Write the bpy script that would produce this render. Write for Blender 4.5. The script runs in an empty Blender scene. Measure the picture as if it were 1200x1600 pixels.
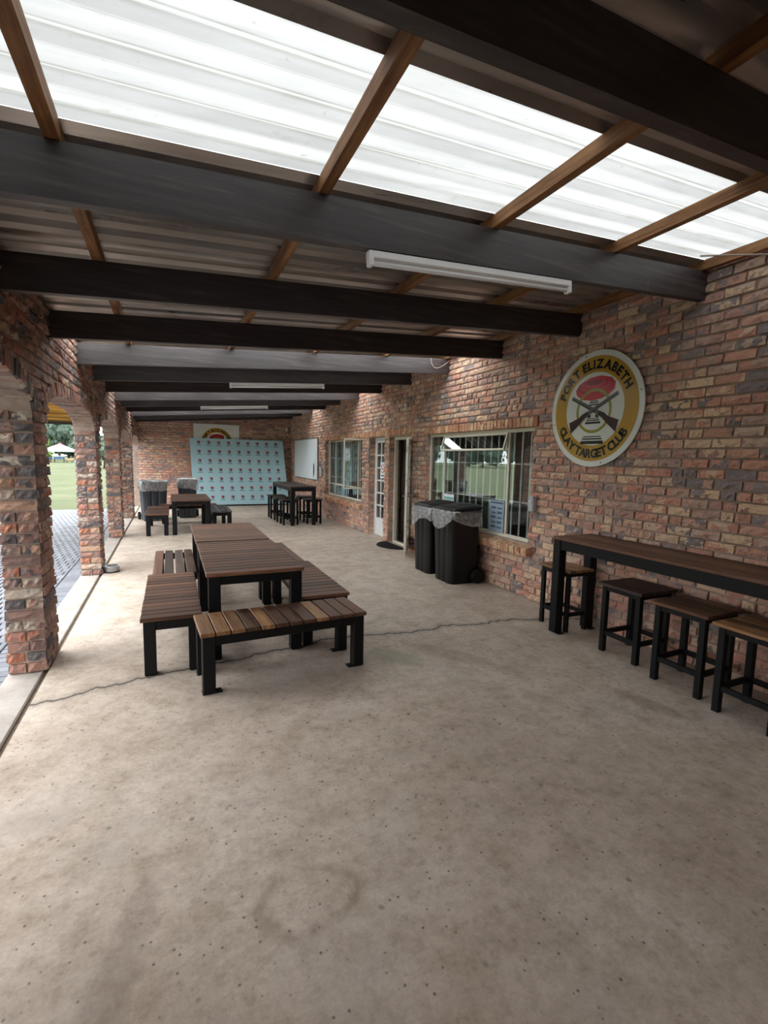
import bpy, math, random
from mathutils import Vector, Matrix

random.seed(7)
scene = bpy.context.scene
col = scene.collection

# ------------------------------------------------------------------ camera
CAM = Vector((0.0, 0.0, 1.7))
FPX, PITCH, YAW, ROLL = 755.18, 0.110183, 0.417434, 0.020806
cy_, sy_, cp_, sp_ = math.cos(YAW), math.sin(YAW), math.cos(PITCH), math.sin(PITCH)
_f = Vector((sy_ * cp_, cy_ * cp_, -sp_))
_r = Vector((cy_, -sy_, 0.0))
_u = _r.cross(_f)
RGT = _r * math.cos(ROLL) + _u * math.sin(ROLL)
UPV = -_r * math.sin(ROLL) + _u * math.cos(ROLL)
cam_data = bpy.data.cameras.new('camera')
cam_data.sensor_fit = 'HORIZONTAL'
cam_data.sensor_width = 36.0
cam_data.lens = FPX / 1200.0 * 36.0
cam_data.clip_start = 0.05
cam_data.clip_end = 500.0
cam = bpy.data.objects.new('camera', cam_data)
cam.matrix_world = Matrix((
    (RGT.x, UPV.x, -_f.x, CAM.x),
    (RGT.y, UPV.y, -_f.y, CAM.y),
    (RGT.z, UPV.z, -_f.z, CAM.z),
    (0, 0, 0, 1)))
col.objects.link(cam)
scene.camera = cam


def project(p):
    v = Vector(p) - CAM
    w = v.dot(_f)
    if w < 0.05:
        return None
    return 600 + FPX * v.dot(RGT) / w, 800 - FPX * v.dot(UPV) / w, w


# ------------------------------------------------------------------ world: an overcast sky, brighter towards the zenith
world = bpy.data.worlds.new('overcast_sky')
scene.world = world
world.use_nodes = True
wn, wl = world.node_tree.nodes, world.node_tree.links
bg = wn['Background']
tc = wn.new('ShaderNodeTexCoord')
sx = wn.new('ShaderNodeSeparateXYZ')
mr = wn.new('ShaderNodeMapRange')
mr.inputs['From Min'].default_value = 0.0
mr.inputs['From Max'].default_value = 1.0
mr.inputs['To Min'].default_value = 1.0
mr.inputs['To Max'].default_value = 3.0
mr.clamp = True
wl.new(tc.outputs['Generated'], sx.inputs[0])
wl.new(sx.outputs['Z'], mr.inputs['Value'])
mu = wn.new('ShaderNodeMath')
mu.operation = 'MULTIPLY'
mu.inputs[1].default_value = 1.0
wl.new(mr.outputs[0], mu.inputs[0])
bg.inputs['Color'].default_value = (0.97, 0.985, 1.0, 1)
wl.new(mu.outputs[0], bg.inputs['Strength'])

# ------------------------------------------------------------------ exposure
vs = scene.view_settings
vs.view_transform = 'Standard'
vs.look = 'None'
vs.gamma = 1.0
vs.use_curve_mapping = False
vs.exposure = 1.72
try:
    scene.cycles.max_bounces = 10
    scene.cycles.diffuse_bounces = 6
    scene.cycles.glossy_bounces = 4
    scene.cycles.transparent_max_bounces = 12
    scene.cycles.caustics_reflective = False
    scene.cycles.caustics_refractive = False
except Exception:
    pass


# ================================================================== helpers
def srgb(r, g, b):
    def f(c):
        c /= 255.0
        return c / 12.92 if c <= 0.04045 else ((c + 0.055) / 1.055) ** 2.4
    return (f(r), f(g), f(b), 1.0)


class MB:
    """collects faces; build() links them as one mesh object"""

    def __init__(self):
        self.v, self.f, self.m, self.smooth = [], [], [], []
        self.attr = None

    def add(self, verts, faces, mat=0, smooth=False):
        o = len(self.v)
        self.v.extend([tuple(p) for p in verts])
        for fc in faces:
            self.f.append(tuple(i + o for i in fc))
            self.m.append(mat)
            self.smooth.append(smooth)
        return self

    def hexa(self, p, mat=0):
        """8 corners: bottom ring 0-3, top ring 4-7"""
        return self.add(p, [(3, 2, 1, 0), (4, 5, 6, 7), (0, 1, 5, 4), (1, 2, 6, 5), (2, 3, 7, 6), (3, 0, 4, 7)], mat)

    def box(self, x0, x1, y0, y1, z0, z1, mat=0):
        return self.hexa([(x0, y0, z0), (x1, y0, z0), (x1, y1, z0), (x0, y1, z0),
                          (x0, y0, z1), (x1, y0, z1), (x1, y1, z1), (x0, y1, z1)], mat)

    def cbox(self, x0, x1, y0, y1, z0, z1, c=0.004, mat=0):
        """box with chamfered edges"""
        c = min(c, (x1 - x0) * .45, (y1 - y0) * .45, (z1 - z0) * .45)
        lo, hi = (x0, y0, z0), (x1, y1, z1)
        idx, V = {}, []
        for s in range(8):
            sg = [(s >> k) & 1 for k in range(3)]
            for ax in range(3):
                p = []
                for k in range(3):
                    base = hi[k] if sg[k] else lo[k]
                    if k != ax:
                        base += -c if sg[k] else c
                    p.append(base)
                idx[(s, ax)] = len(V)
                V.append(p)
        F = []
        for ax in range(3):
            a, b = (ax + 1) % 3, (ax + 2) % 3
            for sd in (0, 1):
                q = [idx[((sd << ax) | (i << a) | (j << b), ax)] for i, j in ((0, 0), (1, 0), (1, 1), (0, 1))]
                F.append(q if sd else q[::-1])
        for ax in range(3):
            a, b = (ax + 1) % 3, (ax + 2) % 3
            for i in (0, 1):
                for j in (0, 1):
                    s0 = (i << a) | (j << b)
                    s1 = s0 | (1 << ax)
                    q = [idx[(s0, a)], idx[(s1, a)], idx[(s1, b)], idx[(s0, b)]]
                    F.append(q if (i == j) else q[::-1])
        for s in range(8):
            q = [idx[(s, 0)], idx[(s, 1)], idx[(s, 2)]]
            n = bin(s).count('1')
            F.append(q if n % 2 == 1 else q[::-1])
        return self.add(V, F, mat)

    def tube(self, pts, r, n=8, mat=0, caps=True):
        rings = []
        pts = [Vector(p) for p in pts]
        V = []
        for i, p in enumerate(pts):
            d = (pts[min(i + 1, len(pts) - 1)] - pts[max(i - 1, 0)]).normalized()
            a = d.cross(Vector((0, 0, 1)))
            if a.length < 1e-3:
                a = d.cross(Vector((1, 0, 0)))
            a.normalize()
            b = d.cross(a)
            rr = r[i] if isinstance(r, (list, tuple)) else r
            for k in range(n):
                t = 2 * math.pi * k / n
                V.append(p + (a * math.cos(t) + b * math.sin(t)) * rr)
        F = []
        for i in range(len(pts) - 1):
            for k in range(n):
                F.append((i * n + k, i * n + (k + 1) % n, (i + 1) * n + (k + 1) % n, (i + 1) * n + k))
        if caps:
            F.append(tuple(range(n))[::-1])
            F.append(tuple((len(pts) - 1) * n + k for k in range(n)))
        return self.add(V, F, mat, True)

    def mesh(self, name, mats):
        me = bpy.data.meshes.new(name)
        me.from_pydata(self.v, [], self.f)
        for m in (mats if isinstance(mats, (list, tuple)) else [mats]):
            me.materials.append(m)
        me.polygons.foreach_set('material_index', self.m)
        me.polygons.foreach_set('use_smooth', self.smooth)
        if self.attr is not None:
            a = me.attributes.new('bid', 'FLOAT', 'POINT')
            a.data.foreach_set('value', self.attr)
        me.update()
        return me

    def build(self, name, mats, parent=None, loc=None, rotz=0.0):
        return link(name, self.mesh(name, mats), parent, loc, rotz)


def link(name, data, parent=None, loc=None, rotz=0.0):
    o = bpy.data.objects.new(name, data)
    col.objects.link(o)
    if parent:
        o.parent = parent
    if loc:
        o.location = loc
    o.rotation_euler.z = rotz
    return o


def tag(o, label=None, cat=None, group=None, kind=None):
    if label:
        o['label'] = label
    if cat:
        o['category'] = cat
    if group:
        o['group'] = group
    if kind:
        o['kind'] = kind
    return o


def thing(name, label, cat, loc=(0, 0, 0), rotz=0.0, group=None):
    return tag(link(name, None, None, loc, rotz), label, cat, group)


def copy_tree(o, parent=None):
    c = o.copy()
    col.objects.link(c)
    c.parent = parent
    for ch in list(o.children):
        copy_tree(ch, c)
    return c


# ------------------------------------------------------------------ materials
class NT:
    def __init__(self, name):
        self.m = bpy.data.materials.new(name)
        self.m.use_nodes = True
        self.n, self.l = self.m.node_tree.nodes, self.m.node_tree.links
        self.b = self.n['Principled BSDF']
        self.out = self.n['Material Output']

    def new(self, t, ins=None, **props):
        nd = self.n.new('ShaderNode' + t)
        for k, v in props.items():
            setattr(nd, k, v)
        for k, v in (ins or {}).items():
            self.set(nd.inputs[k], v)
        return nd

    def set(self, sock, v):
        if hasattr(v, 'is_output') or isinstance(v, bpy.types.NodeSocket):
            self.l.new(v, sock)
        else:
            sock.default_value = v

    def math(self, op, a, b=0.0, c=None):
        nd = self.new('Math', operation=op)
        self.set(nd.inputs[0], a)
        self.set(nd.inputs[1], b)
        if c is not None:
            self.set(nd.inputs[2], c)
        return nd.outputs[0]

    def noise(self, vec, scale, detail=4, rough=0.55, dims='3D', w=None):
        nd = self.new('TexNoise', noise_dimensions=dims)
        nd.inputs['Scale'].default_value = scale
        nd.inputs['Detail'].default_value = detail
        nd.inputs['Roughness'].default_value = rough
        if vec is not None:
            self.l.new(vec, nd.inputs['Vector'])
        if w is not None:
            self.set(nd.inputs['W'], w)
        return nd.outputs['Fac']

    def mapping(self, vec, scale=(1, 1, 1), rot=(0, 0, 0), loc=(0, 0, 0)):
        nd = self.new('Mapping')
        nd.inputs['Scale'].default_value = scale
        nd.inputs['Rotation'].default_value = rot
        nd.inputs['Location'].default_value = loc
        self.l.new(vec, nd.inputs['Vector'])
        return nd.outputs[0]

    def ramp(self, fac, stops, interp='LINEAR'):
        nd = self.new('ValToRGB')
        r = nd.color_ramp
        r.interpolation = interp
        while len(r.elements) < len(stops):
            r.elements.new(0.5)
        for e, (p, c) in zip(r.elements, stops):
            e.position = p
            e.color = c if len(c) == 4 else (*c, 1)
        self.set(nd.inputs[0], fac)
        return nd.outputs[0]

    def mix(self, fac, a, b, mode='MIX'):
        nd = self.new('Mix', data_type='RGBA', blend_type=mode)
        self.set(nd.inputs[0], fac)
        self.set(nd.inputs[6], a)
        self.set(nd.inputs[7], b)
        return nd.outputs[2]

    def bump(self, h, strength=0.3, dist=0.01):
        nd = self.new('Bump')
        nd.inputs['Strength'].default_value = strength
        nd.inputs['Distance'].default_value = dist
        self.l.new(h, nd.inputs['Height'])
        self.l.new(nd.outputs[0], self.b.inputs['Normal'])

    def pos(self):
        return self.new('NewGeometry').outputs['Position']

    def obj(self):
        return self.new('TexCoord').outputs['Object']

    def rnd(self):
        return self.new('ObjectInfo').outputs['Random']

    def base(self, c, rough=0.6, metal=0.0, spec=None):
        self.set(self.b.inputs['Base Color'], c)
        self.set(self.b.inputs['Roughness'], rough)
        self.b.inputs['Metallic'].default_value = metal
        if spec is not None:
            self.b.inputs['Specular IOR Level'].default_value = spec
        return self


G = lambda v: (v, v, v, 1)


def simple(name, c, rough=0.6, metal=0.0, var=0.08, scale=14.0, spec=None):
    """plain material with a faint procedural mottling"""
    t = NT(name)
    n = t.noise(t.obj(), scale, 4)
    v = t.new('MapRange', {'Value': n, 'From Min': 0.3, 'From Max': 0.7, 'To Min': 1 - var, 'To Max': 1 + var}).outputs[0]
    t.base(t.mix(1.0, c, v, 'MULTIPLY'), rough, metal, spec)
    return t.m


M = {}


def brick_material(name, tones, gain=1.0):
    t = NT(name)
    at = t.new('Attribute', attribute_name='bid').outputs['Fac']
    r = t.math('FRACT', t.math('ADD', at, t.rnd()))
    r2 = t.math('FRACT', t.math('MULTIPLY', r, 7.31))
    n = len(tones)
    st = [(i / n, srgb(*c)) for i, c in enumerate(tones)]
    ca = t.ramp(r, st, 'CONSTANT')
    st2 = [(i / n, srgb(*tones[(i * 5 + 3) % n])) for i in range(n)]
    cb = t.ramp(r2, st2, 'CONSTANT')
    p = t.pos()
    w = t.math('MULTIPLY', r, 60.0)
    patch = t.noise(p, 11.0, 3, 0.6, '4D', w)
    pm = t.ramp(patch, [(0.50, G(0)), (0.54, G(1))])
    c = t.mix(pm, ca, cb)
    burn = t.ramp(t.noise(p, 19.0, 4, 0.65, '4D', w), [(0.55, G(0)), (0.66, G(0.65))])
    c = t.mix(burn, c, srgb(96, 90, 91))
    pale = t.ramp(t.noise(p, 24.0, 4, 0.7, '4D', t.math('ADD', w, 9.0)), [(0.63, G(0)), (0.75, G(0.55))])
    c = t.mix(pale, c, srgb(190, 165, 140))
    fine = t.new('MapRange', {'Value': t.noise(p, 120.0, 3, 0.7), 'From Min': 0.3, 'From Max': 0.7, 'To Min': 0.8 * gain, 'To Max': 1.15 * gain}).outputs[0]
    c = t.mix(1.0, c, fine, 'MULTIPLY')
    t.base(c, 0.82, spec=0.3)
    h = t.math('ADD', t.noise(p, 70.0, 5, 0.7), t.math('MULTIPLY', t.noise(p, 22.0, 3, 0.6), 1.3))
    t.bump(h, 0.65, 0.008)
    return t.m


M['brick'] = brick_material('rustic_brick', [(171, 130, 113), (184, 157, 135), (160, 135, 123), (194, 167, 139), (131, 120, 119), (174, 126, 110), (171, 145, 131), (160, 126, 115), (180, 133, 115), (178, 153, 136), (122, 112, 112), (179, 141, 123)], 1.42)
M['brick_pillar'] = brick_material('pillar_brick', [(164, 122, 110), (142, 114, 104), (178, 146, 124), (106, 101, 103), (180, 120, 96), (160, 134, 123),
                                                    (186, 172, 157), (132, 107, 100), (98, 93, 94), (166, 128, 114), (150, 119, 108), (186, 150, 128)])
M['brick_lintel'] = brick_material('lintel_brick', [(194, 142, 114), (210, 172, 138), (186, 128, 102), (216, 184, 150), (178, 120, 98), (200, 154, 122)])


def mortar_mat():
    t = NT('mortar')
    p = t.pos()
    c = t.ramp(t.noise(p, 6.0, 5, 0.65), [(0.3, srgb(144, 126, 114)), (0.55, srgb(172, 153, 140)), (0.75, srgb(192, 174, 160))])
    t.base(c, 0.95, spec=0.2)
    t.bump(t.noise(p, 90.0, 4, 0.7), 0.5, 0.004)
    return t.m


M['mortar'] = mortar_mat()


def concrete_floor():
    t = NT('stained_concrete')
    p = t.pos()
    big = t.noise(p, 0.7, 5, 0.6)
    c = t.ramp(big, [(0.30, srgb(182, 167, 153)), (0.48, srgb(204, 189, 174)), (0.62, srgb(212, 200, 187)), (0.78, srgb(194, 179, 165))])
    mid = t.noise(p, 4.5, 6, 0.7)
    c = t.mix(t.ramp(mid, [(0.42, G(0)), (0.70, G(0.6))]), c, srgb(150, 132, 112))
    mot = t.noise(t.mapping(p, loc=(5, 2, 0)), 17.0, 5, 0.7)
    c = t.mix(t.ramp(mot, [(0.48, G(0)), (0.70, G(0.5))]), c, srgb(146, 130, 114))
    c = t.mix(t.ramp(mot, [(0.30, G(0.35)), (0.44, G(0))]), c, srgb(214, 204, 192))
    cl = t.noise(t.mapping(p, loc=(31, 7, 0)), 2.2, 4, 0.6)
    c = t.mix(t.ramp(cl, [(0.55, G(0)), (0.75, G(0.45))]), c, srgb(196, 190, 182))
    fine = t.new('MapRange', {'Value': t.noise(p, 55.0, 4, 0.75), 'From Min': 0.3, 'From Max': 0.7, 'To Min': 0.86, 'To Max': 1.08}).outputs[0]
    c = t.mix(1.0, c, fine, 'MULTIPLY')
    # dark spots and chips
    vor = t.new('TexVoronoi', {'Scale': 13.0, 'Randomness': 1.0}, feature='F1')
    t.l.new(t.mix(0.06, p, t.new('TexNoise', {'Scale': 30.0}).outputs['Color']), vor.inputs['Vector'])
    sp = t.ramp(vor.outputs['Distance'], [(0.10, G(1)), (0.20, G(0))])
    gate = t.ramp(t.new('SeparateColor', {'Color': vor.outputs['Color']}).outputs[0], [(0.74, G(0)), (0.80, G(1))])
    area = t.ramp(t.noise(t.mapping(p, loc=(3, 9, 0)), 0.9, 2), [(0.42, G(0.25)), (0.6, G(1))])
    c = t.mix(t.math('MULTIPLY', t.math('MULTIPLY', sp, gate), t.math('MULTIPLY', area, 0.62)), c, srgb(96, 84, 74))
    vor2 = t.new('TexVoronoi', {'Vector': p, 'Scale': 34.0}, feature='F1')
    sp2 = t.math('MULTIPLY', t.ramp(vor2.outputs['Distance'], [(0.12, G(1)), (0.24, G(0))]),
                 t.ramp(t.new('SeparateColor', {'Color': vor2.outputs['Color']}).outputs[1], [(0.78, G(0)), (0.86, G(0.75))]))
    c = t.mix(sp2, c, srgb(84, 74, 66))
    s = t.new('SeparateXYZ', {'Vector': p})
    X, Y = s.outputs[0], s.outputs[1]
    # long crack that wanders across the slab
    wob = t.math('ADD', t.math('MULTIPLY', t.math('SUBTRACT', t.noise(t.mapping(p, (1, 0, 0)), 1.1, 2), 0.5), 0.5),
                 t.math('MULTIPLY', t.math('SUBTRACT', t.noise(t.mapping(p, (1, 0, 0)), 9.0, 4), 0.5), 0.16))
    par = t.math('MULTIPLY', t.math('MULTIPLY', t.math('SUBTRACT', X, 1.75), t.math('SUBTRACT', X, 1.75)), -0.055)
    cy = t.math('ADD', t.math('ADD', wob, par), 4.16)
    d = t.math('ABSOLUTE', t.math('SUBTRACT', Y, cy))
    crack = t.ramp(d, [(0.006, G(1)), (0.022, G(0))])
    wide = t.ramp(d, [(0.0, G(0.45)), (0.11, G(0))])
    c = t.mix(wide, c, srgb(128, 120, 110))
    c = t.mix(t.math('MULTIPLY', crack, 0.85), c, srgb(70, 64, 60))
    # ring left by a pot, and brown runs
    wobr = t.math('MULTIPLY', t.math('SUBTRACT', t.noise(p, 7.0, 3), 0.5), 0.10)
    ex = t.math('DIVIDE', t.math('SUBTRACT', X, 0.45), 1.25)
    ey = t.math('SUBTRACT', Y, 1.655)
    rr = t.math('ADD', t.math('SQRT', t.math('ADD', t.math('MULTIPLY', ex, ex), t.math('MULTIPLY', ey, ey))), wobr)
    ring = t.ramp(t.math('ABSOLUTE', t.math('SUBTRACT', rr, 0.145)), [(0.006, G(0.4)), (0.036, G(0))])
    ring = t.math('MULTIPLY', ring, t.ramp(t.noise(p, 3.3, 2), [(0.38, G(0.3)), (0.56, G(1))]))
    c = t.mix(ring, c, srgb(124, 102, 84))

    def stain(c, x, y, a, b, rot, colr, amt):
        ca_, sa_ = math.cos(rot), math.sin(rot)
        dx, dy = t.math('SUBTRACT', X, x), t.math('SUBTRACT', Y, y)
        u = t.math('DIVIDE', t.math('ADD', t.math('MULTIPLY', dx, ca_), t.math('MULTIPLY', dy, sa_)), a)
        v = t.math('DIVIDE', t.math('SUBTRACT', t.math('MULTIPLY', dy, ca_), t.math('MULTIPLY', dx, sa_)), b)
        q = t.math('ADD', t.math('MULTIPLY', u, u), t.math('MULTIPLY', v, v))
        q = t.math('ADD', q, t.math('MULTIPLY', t.math('SUBTRACT', t.noise(p, 8.0, 4), 0.5), 1.6))
        return t.mix(t.ramp(q, [(0.3, G(amt)), (1.0, G(0))]), c, colr)
    c = stain(c, 3.08, 2.22, 0.10, 0.26, 0.2, srgb(126, 104, 84), 0.4)
    c = stain(c, 2.25, 3.45, 0.55, 0.13, -1.0, srgb(150, 130, 110), 0.4)
    c = stain(c, 1.75, 3.62, 0.30, 0.16, -0.9, srgb(160, 158, 134), 0.6)
    c = stain(c, 2.90, 3.86, 0.30, 0.12, 0.2, srgb(176, 164, 148), 0.6)
    c = stain(c, -0.62, 2.56, 0.28, 0.20, 0.3, srgb(205, 200, 196), 0.25)
    c = stain(c, 0.95, 3.55, 0.9, 0.35, 0.1, srgb(150, 146, 142), 0.3)
    c = stain(c, -0.22, 1.55, 0.09, 0.55, -0.25, srgb(126, 108, 98), 0.4)
    t.base(c, t.ramp(mid, [(0.3, G(0.62)), (0.7, G(0.85))]), spec=0.35)
    t.bump(t.math('ADD', t.noise(p, 40.0, 5, 0.7), t.math('MULTIPLY', crack, -2.0)), 0.22, 0.006)
    return t.m


M['floor'] = concrete_floor()


def kerb_mat():
    t = NT('kerb_concrete')
    p = t.pos()
    c = t.ramp(t.noise(p, 3.0, 6, 0.7), [(0.3, srgb(150, 143, 136)), (0.7, srgb(184, 177, 170))])
    c = t.mix(t.ramp(t.noise(p, 45.0, 3), [(0.62, G(0)), (0.7, G(0.5))]), c, srgb(120, 112, 104))
    t.base(c, 0.85, spec=0.3)
    t.bump(t.noise(p, 60.0, 4), 0.3, 0.005)
    return t.m


M['kerb'] = kerb_mat()
M['dirt'] = simple('joint_dirt', srgb(104, 92, 78), 0.95, var=0.3, scale=20)


def paver_mat():
    t = NT('grey_paver')
    p = t.pos()
    c = t.mix(t.rnd(), srgb(112, 116, 124), srgb(136, 140, 146))
    at = t.new('Attribute', attribute_name='bid').outputs['Fac']
    c = t.mix(t.math('MULTIPLY', at, 0.5), c, srgb(104, 108, 116))
    c = t.mix(t.ramp(t.noise(p, 14.0, 5, 0.7), [(0.4, G(0)), (0.7, G(0.4))]), c, srgb(88, 90, 96))
    t.base(c, 0.8, spec=0.35)
    t.bump(t.noise(p, 150.0, 3), 0.3, 0.003)
    return t.m


M['paver'] = paver_mat()
M['paver_bed'] = simple('paving_sand', srgb(74, 74, 76), 0.95, var=0.2, scale=30)


def lawn_mat():
    t = NT('mown_lawn')
    p = t.pos()
    c = t.ramp(t.noise(p, 0.35, 6, 0.65), [(0.3, srgb(72, 79, 56)), (0.55, srgb(86, 91, 69)), (0.75, srgb(96, 98, 80))])
    c = t.mix(t.ramp(t.noise(p, 9.0, 5, 0.75), [(0.4, G(0)), (0.7, G(0.5))]), c, srgb(64, 72, 48))
    t.base(c, 0.95, spec=0.1)
    t.bump(t.noise(p, 40.0, 3, 0.8), 0.6, 0.03)
    return t.m


M['lawn'] = lawn_mat()


def wood_mat(name, dark, mid, light, rough=0.42, dens=1.0):
    t = NT(name)
    o = t.obj()
    rn = t.rnd()
    w = t.math('MULTIPLY', rn, 40.0)
    v = t.mapping(o, (1.4 * dens, 22 * dens, 22 * dens))
    g = t.noise(v, 1.6, 6, 0.65, '4D', w)
    c = t.ramp(g, [(0.28, dark), (0.48, mid), (0.72, light)])
    fine = t.noise(t.mapping(o, (5 * dens, 120 * dens, 120 * dens)), 1.4, 3, 0.6, '4D', w)
    c = t.mix(t.ramp(fine, [(0.45, G(0)), (0.62, G(0.55))]), c, dark)
    k = t.new('MapRange', {'Value': rn, 'To Min': 0.6, 'To Max': 1.6}).outputs[0]
    c = t.mix(1.0, c, k, 'MULTIPLY')
    t.base(c, t.ramp(g, [(0.3, G(rough - 0.06)), (0.7, G(rough + 0.12))]), spec=0.3)
    t.bump(t.math('ADD', g, t.math('MULTIPLY', fine, 0.5)), 0.25, 0.002)
    return t.m


M['plank'] = wood_mat('stained_plank', srgb(54, 36, 28), srgb(96, 67, 52), srgb(132, 95, 70), 0.36)
M['plank_grey'] = wood_mat('weathered_plank', srgb(54, 52, 52), srgb(84, 84, 84), srgb(112, 112, 110), 0.5)
M['plank_gold'] = wood_mat('golden_plank', srgb(78, 54, 36), srgb(134, 98, 66), srgb(172, 132, 90), 0.38)
M['plank_dark'] = wood_mat('dark_plank', srgb(38, 30, 28), srgb(66, 52, 46), srgb(92, 74, 62), 0.4)
M['steel'] = simple('black_steel', srgb(16, 16, 18), 0.55, 0.0, 0.2, 30, 0.22)
M['plastic'] = simple('black_plastic', srgb(20, 20, 22), 0.42, 0.0, 0.1, 8, 0.3)
M['rubber'] = simple('black_rubber', srgb(26, 26, 28), 0.8, 0.0, 0.15, 30, 0.3)
M['plastic_grey'] = simple('charcoal_plastic', srgb(58, 62, 70), 0.5, 0.0, 0.1, 8, 0.4)


def beam_mat():
    t = NT('black_stained_beam')
    p = t.pos()
    g = t.noise(t.mapping(p, (1.2, 16, 26)), 1.2, 6, 0.65)
    c = t.ramp(g, [(0.3, srgb(38, 34, 36)), (0.55, srgb(60, 53, 54)), (0.78, srgb(94, 85, 86))])
    # bird droppings running down the face
    st = t.noise(t.mapping(p, (26, 0.6, 2.2)), 1.0, 3, 0.6)
    gate = t.ramp(t.noise(t.mapping(p, (1.9, 0.35, 0.3)), 1.0, 2), [(0.60, G(0)), (0.68, G(1))])
    dr = t.math('MULTIPLY', t.ramp(st, [(0.69, G(0)), (0.73, G(0.8))]), gate)
    c = t.mix(dr, c, srgb(190, 186, 178))
    t.base(c, 0.46, spec=0.6)
    t.bump(g, 0.25, 0.003)
    return t.m


M['beam'] = beam_mat()


def purlin_mat():
    t = NT('pine_purlin')
    p = t.pos()
    g = t.noise(t.mapping(p, (30, 1.5, 30)), 1.3, 6, 0.65)
    c = t.ramp(g, [(0.28, srgb(98, 66, 42)), (0.5, srgb(150, 106, 68)), (0.75, srgb(190, 146, 98))])
    st = t.noise(p, 2.4, 4, 0.6)
    c = t.mix(t.ramp(st, [(0.45, G(0)), (0.7, G(0.6))]), c, srgb(92, 58, 42))
    t.base(c, 0.6, spec=0.3)
    t.bump(g, 0.2, 0.002)
    return t.m


M['purlin'] = purlin_mat()


def sheet_mat():
    t = NT('galvanised_sheet')
    p = t.pos()
    n = t.noise(t.mapping(p, (0.8, 6, 1)), 1.5, 5, 0.6)
    c = t.ramp(n, [(0.3, srgb(160, 155, 151)), (0.7, srgb(200, 195, 190))])
    t.base(c, t.ramp(n, [(0.3, G(0.26)), (0.7, G(0.38))]), 0.7)
    return t.m


M['sheet'] = sheet_mat()


def skylight_mat(name, clear, dirt):
    """milky sheet; dirt gathers in lines along the rib corners and in flecks"""
    t = NT(name)
    o = t.obj()
    p = t.pos()
    sp = t.new('SeparateXYZ', {'Vector': o})
    run = t.math('SUBTRACT', sp.outputs[1], t.math('MULTIPLY', t.math('SUBTRACT', sp.outputs[0], 4.05), 0.065))
    fr = t.math('FRACT', t.math('DIVIDE', run, 3.975 / 20))
    brk = t.noise(t.mapping(p, (1.3, 9, 1)), 2.0, 5, 0.7)
    c = (clear, clear * 1.02, clear, 1)
    for (at, wdt, amt) in ((0.52, 0.06, 0.85), (0.86, 0.04, 0.5), (0.04, 0.03, 0.4)):
        ln = t.ramp(t.math('ABSOLUTE', t.math('SUBTRACT', fr, at)), [(wdt * .3, G(1)), (wdt, G(0))])
        ln = t.math('MULTIPLY', ln, t.ramp(brk, [(0.35, G(amt * .25)), (0.62, G(amt))]))
        c = t.mix(t.math('MULTIPLY', ln, dirt), c, (0.10, 0.10, 0.08, 1))
    film = t.ramp(t.noise(t.mapping(p, (0.5, 5, 1)), 1.6, 5, 0.65), [(0.35, G(1.0)), (0.7, G(0.72))])
    c = t.mix(1.0, c, film, 'MULTIPLY')
    spot = t.ramp(t.noise(t.mapping(p, (1, 1.6, 1)), 15.0, 5, 0.75), [(0.63, G(0)), (0.70, G(0.85))])
    c = t.mix(t.math('MULTIPLY', spot, dirt), c, (0.12, 0.12, 0.10, 1))
    tr = t.new('BsdfTranslucent', {'Color': c})
    df = t.new('BsdfDiffuse', {'Color': (0.6, 0.6, 0.6, 1)})
    mx = t.new('MixShader', {0: 0.12, 1: tr.outputs[0], 2: df.outputs[0]})
    t.l.new(mx.outputs[0], t.out.inputs['Surface'])
    return t.m


M['skylight'] = skylight_mat('translucent_sheet', 0.96, 0.4)
M['skylight_dimmed'] = skylight_mat('dimmed_grimy_translucent_sheet', 0.178, 1.0)  # grimy, but dimmed well below the far sheets to balance the light


def glass_mat(name='window_glass', tint=(0.86, 0.9, 0.9, 1), base=0.07):
    t = NT(name)
    back = t.new('NewGeometry').outputs['Backfacing']
    ior = t.math('SUBTRACT', 1.5, t.math('MULTIPLY', back, 1.5 - 1 / 1.5))     # the pane is thin: same reflection from both faces
    fr = t.new('Fresnel', {'IOR': ior}).outputs[0]
    fac = t.math('ADD', t.math('MULTIPLY', fr, 1.5), base)
    tr = t.new('BsdfTransparent', {'Color': tint})
    gl = t.new('BsdfGlossy', {'Color': (0.95, 1, 1, 1), 'Roughness': 0.012})
    mx = t.new('MixShader', {0: t.math('MINIMUM', fac, 1.0), 1: tr.outputs[0], 2: gl.outputs[0]})
    t.l.new(mx.outputs[0], t.out.inputs['Surface'])
    return t.m


M['glass'] = glass_mat()


def bag_mat():
    t = NT('clear_bin_liner')
    p = t.pos()
    n = t.noise(p, 26.0, 4, 0.7)
    tr = t.new('BsdfTransparent', {'Color': (0.94, 0.95, 0.96, 1)})
    gl = t.new('BsdfGlossy', {'Color': G(0.9), 'Roughness': 0.16})
    df = t.new('BsdfDiffuse', {'Color': srgb(196, 198, 202)})
    bp = t.new('Bump', {'Strength': 0.9, 'Distance': 0.02, 'Height': n})
    t.l.new(bp.outputs[0], gl.inputs['Normal'])
    m1 = t.new('MixShader', {0: 0.5, 1: gl.outputs[0], 2: df.outputs[0]})
    fac = t.ramp(n, [(0.4, G(0.22)), (0.64, G(0.7))])
    m2 = t.new('MixShader', {0: fac, 1: tr.outputs[0], 2: m1.outputs[0]})
    t.l.new(m2.outputs[0], t.out.inputs['Surface'])
    return t.m


M['bag'] = bag_mat()
M['cream_paint'] = simple('cream_frame_paint', srgb(222, 218, 202), 0.45, var=0.06, scale=10)
M['white_paint'] = simple('white_door_paint', srgb(226, 228, 230), 0.5, var=0.05, scale=7)


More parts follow.
